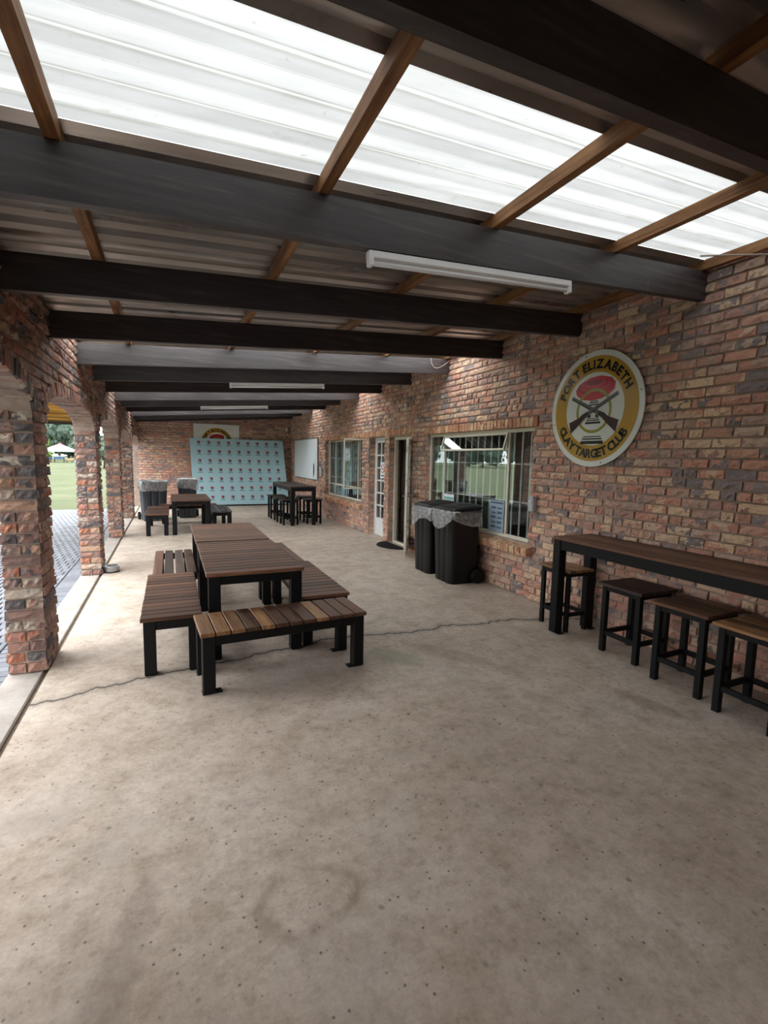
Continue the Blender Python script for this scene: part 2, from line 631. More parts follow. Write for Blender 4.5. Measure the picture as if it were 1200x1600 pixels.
def worn_paint():
    t = NT('flaking_white_paint')
    o = t.obj()
    n = t.noise(o, 9.0, 6, 0.75)
    c = t.ramp(n, [(0.34, srgb(120, 108, 94)), (0.44, srgb(206, 202, 190)), (0.7, srgb(228, 226, 218))])
    t.base(c, 0.6)
    return t.m


M['worn_paint'] = worn_paint()
M['white'] = simple('sign_white', srgb(228, 232, 226), 0.22, var=0.03, scale=3, spec=0.5)
M['gold'] = simple('sign_gold', srgb(186, 146, 52), 0.24, var=0.04, scale=3, spec=0.5)
M['black'] = simple('sign_black', srgb(24, 22, 24), 0.25, var=0.05, spec=0.5)
M['red'] = simple('sign_red', srgb(196, 34, 44), 0.25, var=0.04, spec=0.5)
M['red_dark'] = simple('sign_dark_red', srgb(132, 18, 28), 0.25, var=0.04, spec=0.5)
M['olive'] = simple('sign_olive', srgb(150, 146, 60), 0.25, var=0.04, spec=0.5)
M['gun_brown'] = simple('sign_brown', srgb(58, 34, 32), 0.25, var=0.05, spec=0.5)
M['gun_grey'] = simple('sign_grey', srgb(96, 94, 92), 0.25, var=0.05, spec=0.5)
M['backdrop_blue'] = simple('backdrop_cloth', srgb(180, 220, 230), 0.7, var=0.02, scale=2)
M['logo_dark'] = simple('logo_navy', srgb(62, 66, 90), 0.7)
M['logo_red'] = simple('logo_red', srgb(190, 74, 80), 0.7)
M['logo_text'] = simple('logo_slate', srgb(104, 142, 158), 0.7)
M['whiteboard'] = simple('whiteboard_face', srgb(226, 234, 236), 0.3, var=0.02, scale=2)
M['paper'] = simple('paper_white', srgb(226, 234, 242), 0.7, var=0.02)
M['poster_blue'] = simple('poster_blue', srgb(150, 172, 190), 0.6, var=0.12, scale=12)
M['poster_ink'] = simple('poster_ink', srgb(84, 96, 112), 0.6)
M['notice_green'] = simple('notice_teal', srgb(120, 178, 170), 0.6)
M['alu'] = simple('brushed_aluminium', srgb(150, 152, 154), 0.35, 0.8, 0.05, 20)
M['bowl_steel'] = simple('bowl_steel', srgb(196, 198, 202), 0.3, 0.5, 0.05, 20)
M['lamp_white'] = simple('lamp_enamel', srgb(248, 249, 250), 0.35, var=0.02)
M['tube'] = simple('lamp_tube_glass', srgb(250, 251, 252), 0.2, var=0.01)
M['box_white'] = simple('white_plastic', srgb(226, 228, 230), 0.45, var=0.03)
M['box_grey'] = simple('grey_plastic', srgb(176, 180, 188), 0.45, var=0.05)
M['inner_wall'] = simple('clubroom_plaster', srgb(150, 138, 124), 0.9, var=0.1, scale=2)
M['inner_floor'] = simple('clubroom_floor', srgb(96, 84, 74), 0.7, var=0.1, scale=2)
M['inner_dark'] = simple('clubroom_furniture', srgb(54, 46, 42), 0.5, var=0.15, scale=6)
M['bar_paint'] = simple('burglar_bar_paint', srgb(240, 241, 238), 0.5, var=0.05)
M['cable'] = simple('cable_grey', srgb(170, 160, 148), 0.6)
M['pergola'] = wood_mat('yellow_pine', srgb(150, 112, 52), srgb(196, 152, 76), srgb(222, 184, 106), 0.6, 0.5)
M['fascia'] = simple('dark_fascia', srgb(76, 70, 62), 0.7)
M['bark'] = simple('bark', srgb(92, 80, 66), 0.9, var=0.3, scale=4)
M['tent_white'] = simple('tent_canvas', srgb(168, 172, 174), 0.8, var=0.03)
M['tent_red'] = simple('tent_print', srgb(160, 84, 86), 0.8, var=0.05)
M['tent_blue'] = simple('camp_blue', srgb(54, 92, 140), 0.7, var=0.1)
M['tan'] = simple('tan_wood', srgb(190, 160, 120), 0.7, var=0.1)


def leaf_mat(name, a, b, c_):
    t = NT(name)
    p = t.pos()
    rn = t.rnd()
    n = t.noise(p, 0.8, 5, 0.7, '4D', t.math('MULTIPLY', rn, 20))
    c = t.ramp(n, [(0.3, a), (0.5, b), (0.72, c_)])
    df = t.new('BsdfDiffuse', {'Color': c})
    tl = t.new('BsdfTranslucent', {'Color': c})
    mx = t.new('MixShader', {0: 0.3, 1: df.outputs[0], 2: tl.outputs[0]})
    t.l.new(mx.outputs[0], t.out.inputs['Surface'])
    return t.m


M['leaf'] = leaf_mat('hazed_forest_leaves', srgb(66, 80, 72), srgb(88, 103, 92), srgb(112, 126, 112))  # haze of distance is mixed into these greens as grey
M['leaf_light'] = leaf_mat('bright_leaves', srgb(84, 108, 56), srgb(112, 134, 76), srgb(140, 156, 100))

# ================================================================== the setting
XR = 4.05          # face of the long clubhouse wall
YB = 17.6          # face of the end wall
XL = -0.91         # inner face of the arcade
YN = -2.6          # the near end behind the camera, closed by an added wall
SLOPE, SKEW = 0.075, 0.065


def zr(x):         # underside of the roof beams
    return 3.04 - SLOPE * (XR - x)


def ys(s, x):      # the roof frame stands a little askew to the walls
    return s - SKEW * (XR - x)


# ---- floor, kerb, paving, lawn
mb = MB()
nx, ny = 10, 42
for i in range(nx):
    for j in range(ny):
        x0, x1 = -0.905 + (5.2) * i / nx, -0.905 + (5.2) * (i + 1) / nx
        y0, y1 = YN - 3 + (YB + 3.2 - YN) * j / ny, YN - 3 + (YB + 3.2 - YN) * (j + 1) / ny
        mb.add([(x0, y0, 0), (x1, y0, 0), (x1, y1, 0), (x0, y1, 0)], [(0, 1, 2, 3)])
mb.add([(-0.905, YN - 3, -.2), (-0.905, YB + .2, -.2), (-0.905, YB + .2, 0), (-0.905, YN - 3, 0)], [(0, 3, 2, 1)])
mb.add([(-0.905, YN - 3, -.2), (4.3, YN - 3, -.2), (4.3, YN - 3, 0), (-0.905, YN - 3, 0)], [(0, 1, 2, 3)])
tag(mb.build('floor', M['floor']), 'pale stained concrete slab of the veranda', kind='structure')
mb = MB()
mb.cbox(-1.175, -0.94, YN - 3, YB, -0.2, -0.002, 0.008)
tag(mb.build('trim_1', M['kerb']), 'grey concrete kerb strip carrying the brick pillars', kind='structure')
mb = MB()
mb.box(-0.94, -0.905, YN - 3, YB, -0.2, -0.022)
tag(mb.build('trim_2', M['dirt']), 'dirt filled joint between slab and kerb', kind='structure')

PX0 = -5.6
mb = MB()
mb.box(PX0, -1.178, YN - 3, 17.4, -0.25, -0.068)
paving = tag(mb.build('floor_paving', M['paver_bed']), 'grey block paving outside the arcade', kind='structure')
pave = []                                       # (cx, cy, lx, ly)
y = YN - 3
while y < 17.35:
    pave.append((-1.288, y + .0525, .21, .1))
    y += .105
row = 0
y = YN - 3
while y < 17.2:
    x = -1.40 - (0.0525 if row % 2 else 0.0)
    if row % 2:
        pave.append((-1.40 - .026, y + .105, .046, .204))
    while x > PX0 + .1:
        pave.append((x - .0525, y + .105, .099, .204))
        x -= .105
    y += .21
    row += 1


def view_size(c, a, b):
    q = project(c)
    if not q or not (-20 < q[0] < 1220 and -20 < q[1] < 1620):
        return 0.0
    return a * b / q[2] ** 2


def pav_seen(t):
    """only the strips of paving that show through the two arches"""
    q = project((t[0], t[1], -0.05))
    if not q:
        return 0
    ok = (0 <= q[0] <= 14 and 800 < q[1] < 1080) or (76 < q[0] < 128 and 790 < q[1] < 960) or (155 < q[0] < 170 and 790 < q[1] < 870)
    return (1 if ok else 0) * t[2] * t[3] / q[2] ** 2 * (1.7 / max(q[2], .1))


pave.sort(key=pav_seen, reverse=True)
pm = {}
rest = MB()
rest.attr = []
for i, (cx, cyy, lx, ly) in enumerate(pave):
    if i < 300:
        k = (lx, ly)
        if k not in pm:
            b_ = MB()
            b_.cbox(-lx / 2, lx / 2, -ly / 2, ly / 2, -0.03, 0.018, 0.006)
            b_.attr = [0.4] * len(b_.v)
            pm[k] = b_.mesh('paver', M['paver'])
        link('paver', pm[k], paving, (cx, cyy, -0.068 + random.uniform(-.002, .002)))
    else:
        n0 = len(rest.v)
        rest.hexa([(cx - lx / 2, cyy - ly / 2, -.1), (cx + lx / 2, cyy - ly / 2, -.1), (cx + lx / 2, cyy + ly / 2, -.1), (cx - lx / 2, cyy + ly / 2, -.1),
                   (cx - lx / 2 + .005, cyy - ly / 2 + .005, -.05), (cx + lx / 2 - .005, cyy - ly / 2 + .005, -.05),
                   (cx + lx / 2 - .005, cyy + ly / 2 - .005, -.05), (cx - lx / 2 + .005, cyy + ly / 2 - .005, -.05)])
        rest.attr += [random.random()] * (len(rest.v) - n0)
tag(rest.build('paver_field', M['paver'], paving), kind='stuff')

mb = MB()
mb.add([(-260, -120, -0.09), (120, -120, -0.09), (120, 260, -0.09), (-260, 260, -0.09)], [(0, 1, 2, 3)])
tag(mb.build('ground_lawn', M['lawn']), 'mown pale green lawn beyond the paving', kind='structure')


# ---- bricks: a few rough faces, stretched to the size of each brick
def brick_face(seed, rough=1.0):
    rg = random.Random(seed)
    nu, nz = 4, 2
    V, F = [], []
    tilt = rg.uniform(-.005, .005) * rough
    for j in range(nz + 1):
        for i in range(nu + 1):
            edge = i in (0, nu) or j in (0, nz)
            u, z = i / nu - .5, j / nz - .5
            if edge:
                w = (.012 if j == 0 else .004 if j == nz else .007) + rg.uniform(0, .007) * rough
                u *= 1 - rg.uniform(0, .035)
                z *= 1 - rg.uniform(0, .10)
            else:
                w = .014 + rg.uniform(-.003, .013) * rough
                u += rg.uniform(-.06, .06)
                z += rg.uniform(-.16, .16)
            V.append((u, w + tilt * u * 2, z))
    W = nu + 1
    for j in range(nz):
        for i in range(nu):
            F.append((j * W + i, j * W + i + 1, (j + 1) * W + i + 1, (j + 1) * W + i))
    loop = [i for i in range(W)] + [W * j + nu for j in range(1, nz + 1)] + [W * nz + i for i in range(nu - 1, -1, -1)] + [W * j for j in range(nz - 1, 0, -1)]
    o = len(V)
    for k in loop:
        V.append((V[k][0] * 1.01, -0.03, V[k][2] * 1.02))
    n = len(loop)
    for k in range(n):
        F.append((o + k, o + (k + 1) % n, loop[(k + 1) % n], loop[k]))
    return V, F


VAR = [brick_face(100 + i, 1.0 + (i % 3) * .35) for i in range(14)]


def brick_block(seed):
    """rough block, unit cube, for soldier and sill bricks"""
    rg = random.Random(seed)
    b = MB()
    b.cbox(-.5, .5, -.5, .5, -.5, .5, .05)
    V = [(x + rg.uniform(-.02, .02), y_ + rg.uniform(-.02, .02), z + rg.uniform(-.02, .02)) for x, y_, z in b.v]
    return V, b.f


BLK = [brick_block(300 + i) for i in range(8)]
_vm = {}


def var_mesh(kind, i, mat):
    key = (kind, i, mat.name)
    if key not in _vm:
        V, F = (VAR if kind == 'face' else BLK)[i]
        b = MB()
        b.add(V, F)
        b.attr = [0.0] * len(V)
        _vm[key] = b.mesh('brick', mat)
    return _vm[key]


def emit_bricks(parent, bricks, mats, single=300):
    """bricks: (kind, variant, matrix, centre, size_a, size_b, material index); the largest in view become objects, the rest one mesh"""
    def sz(b):
        q = project(b[3])
        if not q or not (-15 < q[0] < 1215 and -15 < q[1] < 1615):
            return 0.0
        n = (b[2].to_3x3() @ Vector((0, 1, 0))).normalized()
        d = (CAM - Vector(b[3])).normalized()
        return b[4] * b[5] * max(abs(n.dot(d)), .05) / q[2] ** 2
    bricks = sorted(bricks, key=sz, reverse=True)
    for b in bricks[:single]:
        o = link('brick', var_mesh(b[0], b[1], mats[b[6]]), parent)
        o.matrix_world = b[2]
    rest = MB()
    rest.attr = []
    rg = random.Random(5)
    for b in bricks[single:]:
        V, F = (VAR if b[0] == 'face' else BLK)[b[1]]
        rest.add([b[2] @ Vector(v) for v in V], F, b[6])
        rest.attr += [rg.random()] * len(V)
    if rest.v:
        tag(rest.build('brickwork', mats, parent), kind='stuff')


def frame_mat(origin, u, n, L, h, depth=1.0, tilt=0.0):
    u, n = Vector(u), Vector(n)
    z = Vector((0, 0, 1))
    m = Matrix(((u.x * L, n.x * depth, z.x * h, origin[0]), (u.y * L, n.y * depth, z.y * h, origin[1]), (u.z * L, n.z * depth, z.z * h, origin[2]), (0, 0, 0, 1)))
    return m


CH = 0.0835
rb = random.Random(11)


def courses(u0, u1, z0, z1, holes, place, L=0.232):
    """running bond over a rectangle minus holes; place(u, z, length, height)"""
    n = int(round((z1 - z0) / CH))
    for c in range(n):
        za, zb = z0 + c * CH, z0 + (c + 1) * CH
        zc = (za + zb) / 2
        iv = [(u0, u1)]
        for (a, b, c0, c1) in holes:
            if c0 < zc < c1:
                nv = []
                for (p, q) in iv:
                    if b <= p or a >= q:
                        nv.append((p, q))
                    else:
                        if a > p:
                            nv.append((p, a))
                        if b < q:
                            nv.append((b, q))
                iv = nv
        off = (0.5 * L if c % 2 else 0.0) + rb.uniform(-.03, .03)
        for (p, q) in iv:
            cuts = [p]
            k = math.floor((p - off) / L) + 1
            while off + k * L < q:
                x = off + k * L + rb.uniform(-.012, .012)
                if x - cuts[-1] > .05 and q - x > .04:
                    cuts.append(x)
                    if rb.random() < .12:
                        h_ = x + L / 2
                        if q - h_ > .06:
                            cuts.append(h_)
                k += 1
            cuts.append(q)
            for a, b in zip(cuts, cuts[1:]):
                if b - a > .03:
                    place((a + b) / 2, zc, b - a - .013, CH - .014)


def slab_with_holes(mb, axis_pts_u, axis_pts_z, holes, mk):
    for ua, ub in zip(axis_pts_u, axis_pts_u[1:]):
        for za, zb in zip(axis_pts_z, axis_pts_z[1:]):
            uc, zc = (ua + ub) / 2, (za + zb) / 2
            if any(a < uc < b and c < zc < d for a, b, c, d in holes):
                continue
            mk(ua, ub, za, zb)


# ---- the long clubhouse wall
W2 = (4.70, 7.36, 0.68, 2.12)
W1 = (10.44, 13.30, 0.66, 2.16)
DA = (7.97, 8.93, -0.1, 2.13)
DB = (9.17, 10.00, -0.1, 2.15)
holes = [W2, W1, DA, DB]
ztop = zr(XR) + .225 + .072
us = sorted(set([YN - .24, YB + .25] + [h[0] for h in holes] + [h[1] for h in holes]))
zs = sorted(set([-0.1, ztop] + [h[2] for h in holes] + [h[3] for h in holes]))
mb = MB()
slab_with_holes(mb, us, zs, holes, lambda a, b, c, d: mb.box(XR + .010, XR + .24, a, b, c, d))
wall_right = tag(mb.build('wall_right', M['mortar']), 'long rustic clinker brick wall of the clubhouse', kind='structure')

LIN2 = (4.62, 7.46, 2.12, 2.245)
LIN1 = (7.86, 13.42, 2.155, 2.28)
SIL2 = (4.60, 7.46, 0.545, 0.68)
SIL1 = (10.34, 13.40, 0.53, 0.66)
br = []


def place_r(u, z, L, h):
    hw = rb.uniform(-.003, .006)
    br.append(('face', rb.randrange(len(VAR)), frame_mat((XR + .008 - hw, u, z), (0, -1, 0), (-1, 0, 0), L, h), (XR, u, z), L, h, 0))


courses(-1.5, YB, 0.0, 3.34, holes + [LIN2, LIN1, SIL2, SIL1], place_r)
# brick reveals of the openings (thin headers on the far jamb faces)
for (a, b, c, d) in holes:
    zz = max(c, 0.0)
    k = 0
    while zz + CH < d:
        for (yy, ny_) in ((b, -1), (a, 1)):
            m = frame_mat((XR + .105, yy - .004 * ny_, zz + CH / 2), (ny_ * -1, 0, 0), (0, ny_, 0), .17, CH - .011, .6)
            br.append(('face', rb.randrange(len(VAR)), m, (XR + .1, yy, zz + CH / 2), .1, CH, 0))
        zz += CH
for (a, b, c, d) in (LIN2, LIN1):
    y = a
    while y < b - .02:
        w = .079
        m = frame_mat((XR + .045, y + w / 2, (c + d) / 2), (0, -1, 0), (-1, 0, 0), w - .008, d - c - .008, .12 + rb.uniform(0, .012))
        br.append(('block', rb.randrange(len(BLK)), m, (XR, y + w / 2, (c + d) / 2), w, d - c, 1))
        y += w
for (a, b, c, d) in (SIL2, SIL1):
    y = a
    while y < b - .02:
        w = .1135
        m = Matrix.Translation((XR + .01, y + w / 2, (c + d) / 2 - .008)) @ Matrix.Rotation(math.radians(-9), 4, 'Y') @ Matrix.Diagonal((.235, w - .009, .105, 1))
        br.append(('block', rb.randrange(len(BLK)), m, (XR - .08, y + w / 2, (c + d) / 2), w, d - c, 1))
        y += w
emit_bricks(wall_right, br, [M['brick'], M['brick_lintel']], 300)

# ---- the end wall
mb = MB()
mb.box(-1.2, XR + .24, YB + .01, YB + .24, -0.1, 3.34)
wall_back = tag(mb.build('wall_back', M['mortar']), 'shaded brick end wall behind the backdrop', kind='structure')
br = []
courses(-0.93, XR, 0.0, 3.34, [], lambda u, z, L, h: br.append(
    ('face', rb.randrange(len(VAR)), frame_mat((u, YB + .008, z), (1, 0, 0), (0, -1, 0), L, h), (u, YB, z), L, h, 0)))
emit_bricks(wall_back, br, [M['brick']], 0)

# ---- end wall and solid side wall behind the camera, added unseen to cut light
mb = MB()
mb.box(-1.2, XR + .24, YN - .24, YN, -0.1, 3.34)
tag(mb.build('wall_near', M['mortar']), 'unseen end wall behind the camera, added to darken the near floor', kind='structure')
mb = MB()
mb.box(-1.165, -0.91, YN, 1.04, 0, 2.9)
tag(mb.build('wall_side', M['mortar']), 'unseen solid side wall behind the camera, added to block light', kind='structure')

# ---- the arcade: pillars and segmental arches
PITCHP, PW, P1 = 3.31, 0.41, 4.36
SPRING, CROWN = 1.985, 2.22
pil = [P1 + PITCHP * k for k in range(-1, 4)]           # near ends of the pillars
XO = -1.165
half = (PITCHP - PW) / 2


def arch_d(d):
    """underside of an arch at distance d from its middle: nearly flat, turning down at the ends"""
    return SPRING + (CROWN - SPRING) * math.sqrt(max(1 - (abs(d) / half) ** 4, 0))


def arch_z(y):
    """underside of the arcade wall at y, 0 in a pillar"""
    t = (y - P1 + 1e-9) % PITCHP
    if t < PW:
        return 0.0
    return arch_d(t - PW - half)


wt = lambda x: zr(x) + .22
mb = MB()
edges = []
for yp in pil:
    edges += [yp] + [yp + PW + half * (1 - math.cos(math.pi * k / 20)) for k in range(20)]
edges.append(YB)
for a, b in zip(edges, edges[1:]):
    mid = (a + b) / 2
    if arch_z(mid) == 0.0:
        mb.box(XO + .012, XL - .012, a + .014, b - .014, 0, SPRING)
        za = zb = SPRING
    else:
        za, zb = max(arch_z(a + 1e-5), SPRING), max(arch_z(b - 1e-5), SPRING)
    mb.hexa([(XO + .012, a, za), (XL - .012, a, za), (XL - .012, b, zb), (XO + .012, b, zb),
             (XO + .012, a, 2.90), (XL - .012, a, 2.90), (XL - .012, b, 2.90), (XO + .012, b, 2.90)])
wall_left = tag(mb.build('wall_left', M['mortar']), 'brick arcade of square pillars and low segmental arches', kind='structure')
br = []
AH = .125


def place_l(u, z, L, h):
    a = max(arch_z(u - L / 2), arch_z(u + L / 2), SPRING)
    if z - h / 2 < a + AH - .045 and arch_z(u) > 0:
        return
    if z + h / 2 < SPRING + .06 and True:
        pass
    br.append(('face', rb.randrange(len(VAR)), frame_mat((XL - .012, u, z), (0, 1, 0), (1, 0, 0), L, h), (XL, u, z), L, h, 0))
    br.append(('face', rb.randrange(len(VAR)), frame_mat((XO + .012, u, z), (0, -1, 0), (-1, 0, 0), L, h), (XO, u, z), L, h, 0))


zc0 = 0.0
nsp = int(round(SPRING / CH))
courses(pil[0], YB, nsp * CH, 2.90, [], place_l)
for yp in pil:
    for c in range(nsp):
        zc = (c + .5) * CH
        h = CH - .012
        # two headers (now and then one stretcher) on the end faces
        for (yy, nn, uu) in ((yp, -1, 1), (yp + PW, 1, -1)):
            spl = [(XO, XL)] if rb.random() < .22 else [(XO, (XO + XL) / 2 + rb.uniform(-.02, .02)), None]
            if spl[-1] is None:
                spl[1] = (spl[0][1], XL)
            for (a, b) in spl:
                br.append(('face', rb.randrange(len(VAR)), frame_mat(((a + b) / 2, yy - nn * .012 + 0.0, zc), (uu, 0, 0), (0, nn, 0), b - a - .014, h), ((a + b) / 2, yy, zc), b - a, h, 0))
        for (xx, nn) in ((XL, 1), (XO, -1)):
            cut = yp + (.22 if c % 2 else .19) + rb.uniform(-.02, .02)
            for (a, b) in ((yp + .002, cut), (cut, yp + PW - .002)):
                br.append(('face', rb.randrange(len(VAR)), frame_mat((xx - nn * .012, (a + b) / 2, zc), (0, nn, 0), (nn, 0, 0), b - a - .012, h), (xx, (a + b) / 2, zc), b - a, h, 0))
# arch rings: bricks on end, right through the wall
for yp in pil:
    y0 = yp + PW
    cyy = y0 + half
    if cyy > YB:
        continue
    ts = [-half + half * (1 - math.cos(math.pi * k / 200)) for k in range(201)]
    P_ = [(d, arch_d(d)) for d in ts]
    acc = [0.0]
    for (p, q) in zip(P_, P_[1:]):
        acc.append(acc[-1] + math.hypot(q[0] - p[0], q[1] - p[1]))
    n = int(acc[-1] / .083)
    for i in range(n):
        L_ = acc[-1] * (i + .5) / n
        k = max(j for j in range(len(acc)) if acc[j] <= L_)
        k = min(k, len(P_) - 2)
        f = (L_ - acc[k]) / (acc[k + 1] - acc[k])
        d = P_[k][0] + f * (P_[k + 1][0] - P_[k][0])
        zc = P_[k][1] + f * (P_[k + 1][1] - P_[k][1])
        a = -math.atan2(P_[k + 1][1] - P_[k][1], P_[k + 1][0] - P_[k][0])
        a = max(-1.4, min(1.4, a))
        yc = cyy + d
        m = Matrix.Translation((0, yc, zc)) @ Matrix.Rotation(-a, 4, 'X') @ Matrix.Translation(((XO + XL) / 2 + rb.uniform(-.004, .008), 0, AH / 2 - .004)) @ Matrix.Diagonal((XL - XO + .012, .083 - .009, AH - .005, 1))
        br.append(('block', rb.randrange(len(BLK)), m, (XL, yc, zc + .06), .09, .12, 0))
emit_bricks(wall_left, br, [M['brick_pillar']], 300)

# ---- roof: beams, purlins, ribbed sheets with translucent ones between
ceiling = tag(link('ceiling', None), 'lean-to roof of black beams, pine purlins and ribbed sheets', kind='structure')
BD, BW, PH = .225, .058, .074
beam_s = [2.72 + 1.325 * k for k in range(-3, 12)]
for s in beam_s:
    b = MB()
    xa, xb = -1.12, XR + .06
    p = []
    for (z_, ) in ((0.0,), (BD,)):
        p += [(xa, ys(s, xa), zr(xa) + z_), (xb, ys(s, xb), zr(xb) + z_), (xb, ys(s, xb) + BW, zr(xb) + z_), (xa, ys(s, xa) + BW, zr(xa) + z_)]
    b.hexa(p)
    b.build('beam', M['beam'], ceiling)
pur_x = [-0.98, -0.395, 0.745, 1.85, 2.935, 3.985]
pw = .056
for x in pur_x:
    b = MB()
    z0 = zr(x) + BD + .001
    ya, yb = YN + .02, YB - .01
    b.hexa([(x - pw / 2, ya, z0 - SLOPE * pw / 2), (x + pw / 2, ya, z0 + SLOPE * pw / 2), (x + pw / 2, yb, z0 + SLOPE * pw / 2), (x - pw / 2, yb, z0 - SLOPE * pw / 2),
            (x - pw / 2, ya, z0 + PH - SLOPE * pw / 2), (x + pw / 2, ya, z0 + PH + SLOPE * pw / 2), (x + pw / 2, yb, z0 + PH + SLOPE * pw / 2), (x - pw / 2, yb, z0 + PH - SLOPE * pw / 2)])
    b.build('purlin', M['purlin'], ceiling)

SW = 3.975 / 5
S_SKY = 1.915
prof = []
pitch = SW / 4
for r in range(4):
    o = r * pitch
    prof += [(o, 0), (o + pitch * .52, 0), (o + pitch * .66, .036), (o + pitch * .86, .036)]
prof.append((SW, 0))


def sheet_mesh(mat):
    b = MB()
    xs = [-1.55, XR + .35]
    V = []
    for (ds, dz) in prof:
        for x in xs:
            V.append((x, ys(ds, x), zr(x) + BD + PH + .004 + dz))
    F = [(2 * i, 2 * i + 1, 2 * i + 3, 2 * i + 2) for i in range(len(prof) - 1)]
    b.add(V, F)
    return b.mesh('roof_sheet', mat)


sm, skm, sko = sheet_mesh(M['sheet']), sheet_mesh(M['skylight']), sheet_mesh(M['skylight_dimmed'])
for i in range(-5, 21):
    s = S_SKY + i * SW
    if i % 5 == 0 and i >= 0:
        o = link('translucent_sheet', sko if i == 0 else skm, ceiling, (0, s, .002))
        o['label'] = 'milky translucent ribbed roof sheet letting in daylight'
    else:
        link('roof_sheet', sm, ceiling, (0, s, 0))

# ---- clubroom behind the windows
mb = MB()
mb.box(8.6, 8.75, 2.9, 15.0, -.1, 2.75)
mb.box(4.29, 8.75, 2.75, 2.9, -.1, 2.75)
mb.box(4.29, 8.75, 15.0, 15.15, -.1, 2.75)
tag(mb.build('wall_clubroom', M['inner_wall']), 'dim plastered walls of the clubroom', kind='structure')
mb = MB()
mb.box(4.29, 8.75, 2.75, 15.15, 2.75, 2.85)
tag(mb.build('ceiling_clubroom', M['inner_wall']), 'ceiling of the clubroom', kind='structure')
mb = MB()
mb.box(4.295, 8.75, 2.75, 15.15, -.2, -0.0)
tag(mb.build('floor_clubroom', M['inner_floor']), 'dark floor of the clubroom', kind='structure')
mb = MB()
mb.box(4.45, 4.60, 8.93, 9.17, 0, 2.75)
tag(mb.build('wall_partition', M['mortar']), 'brick pier inside the open door', kind='structure')


# ---- windows
def bar_rect(b, x0, x1, ya, yb, za, zb, t):
    """rectangular steel frame in a plane of constant x"""
    b.cbox(x0, x1, ya, ya + t, za, zb, .003)
    b.cbox(x0, x1, yb - t, yb, za, zb, .003)
    b.cbox(x0, x1, ya + t, yb - t, za, za + t, .003)
    b.cbox(x0, x1, ya + t, yb - t, zb - t, zb, .003)


def pane(parent, x, ya, yb, za, zb, m=None):
    b = MB()
    b.box(x, x + .004, ya, yb, za, zb)
    return b.build('pane', m or M['glass'], parent)


def burglar_bars(parent, x, ya, yb, za, zb, step=.165):
    yy = ya + step * .6
    while yy < yb:
        b = MB()
        b.cbox(x, x + .012, yy - .014, yy + .014, za, zb, .002)
        b.build('burglar_bar', M['bar_paint'], parent)
        yy += step
    for zz in (za + (zb - za) * .33, za + (zb - za) * .68):
        b = MB()
        b.cbox(x + .009, x + .014, ya, yb, zz, zz + .02, .001)
        b.build('cross_bar', M['bar_paint'], parent)


FX = 4.11
w2 = tag(link('window_2', None), 'wide steel window with a top vent ajar above the bins', kind='structure')
b = MB()
bar_rect(b, FX, FX + .04, W2[0], W2[1], W2[2], W2[3], .045)
for yy in (5.24, 6.88):
    b.cbox(FX + .002, FX + .038, yy - .02, yy + .02, W2[2] + .045, W2[3] - .045, .003)
b.cbox(FX + .002, FX + .038, 5.26, 6.86, 1.84, 1.875, .003)
b.build('frame', M['cream_paint'], w2)
pane(w2, FX + .02, W2[0] + .045, 5.22, W2[2] + .045, W2[3] - .045)
pane(w2, FX + .02, 5.26, 6.86, W2[2] + .045, 1.84)
pane(w2, FX + .02, 6.90, W2[1] - .045, W2[2] + .045, W2[3] - .045)
# the top-hung vent stands open a hand's width
vent = link('vent_sash', None, w2, (FX - .012, 6.06, 2.075))
vent.rotation_euler.y = math.radians(15)
b = MB()
bar_rect(b, -.012, .012, -.82, .82, -.245, 0, .028)
b.build('sash_frame', M['cream_paint'], vent)
pane(vent, 0, -.79, .79, -.215, -.03)
burglar_bars(w2, FX + .042, W2[0] + .05, W2[1] - .05, W2[2] + .01, W2[3] - .01)

FX1 = 4.15
w1 = tag(link('window_1', None), 'steel window with two side sashes ajar beside the white board', kind='structure')
b = MB()
bar_rect(b, FX1, FX1 + .04, W1[0], W1[1], W1[2], W1[3], .045)
for yy in (10.98, 12.68):
    b.cbox(FX1 + .002, FX1 + .038, yy - .02, yy + .02, W1[2] + .045, W1[3] - .045, .003)
b.cbox(FX1 + .003, FX1 + .037, W1[0] + .045, W1[1] - .045, .96, 1.0, .003)
b.build('frame', M['cream_paint'], w1)
for (a, c) in ((W1[0] + .045, 10.96), (11.0, 12.66), (12.70, W1[1] - .045)):
    pane(w1, FX1 + .02, a, c, W1[2] + .045, .96)
pane(w1, FX1 + .02, 11.0, 12.66, 1.0, W1[3] - .045)
for (yh, ang, wd) in ((10.49, 82, .50), (13.25, -14, -.55)):
    sash = link('side_sash', None, w1, (FX1 - .012, yh, 0))
    b = MB()
    bar_rect(b, -.012, .012, min(0, wd), max(0, wd), .985, W1[3] - .02, .032)
    b.build('sash_frame', M['cream_paint'], sash)
    pane(sash, 0, min(0, wd) + .03, max(0, wd) - .03, 1.015, W1[3] - .05)
    sash.rotation_euler.z = math.radians(ang)
burglar_bars(w1, FX1 + .044, W1[0] + .05, W1[1] - .05, W1[2] + .01, W1[3] - .01)

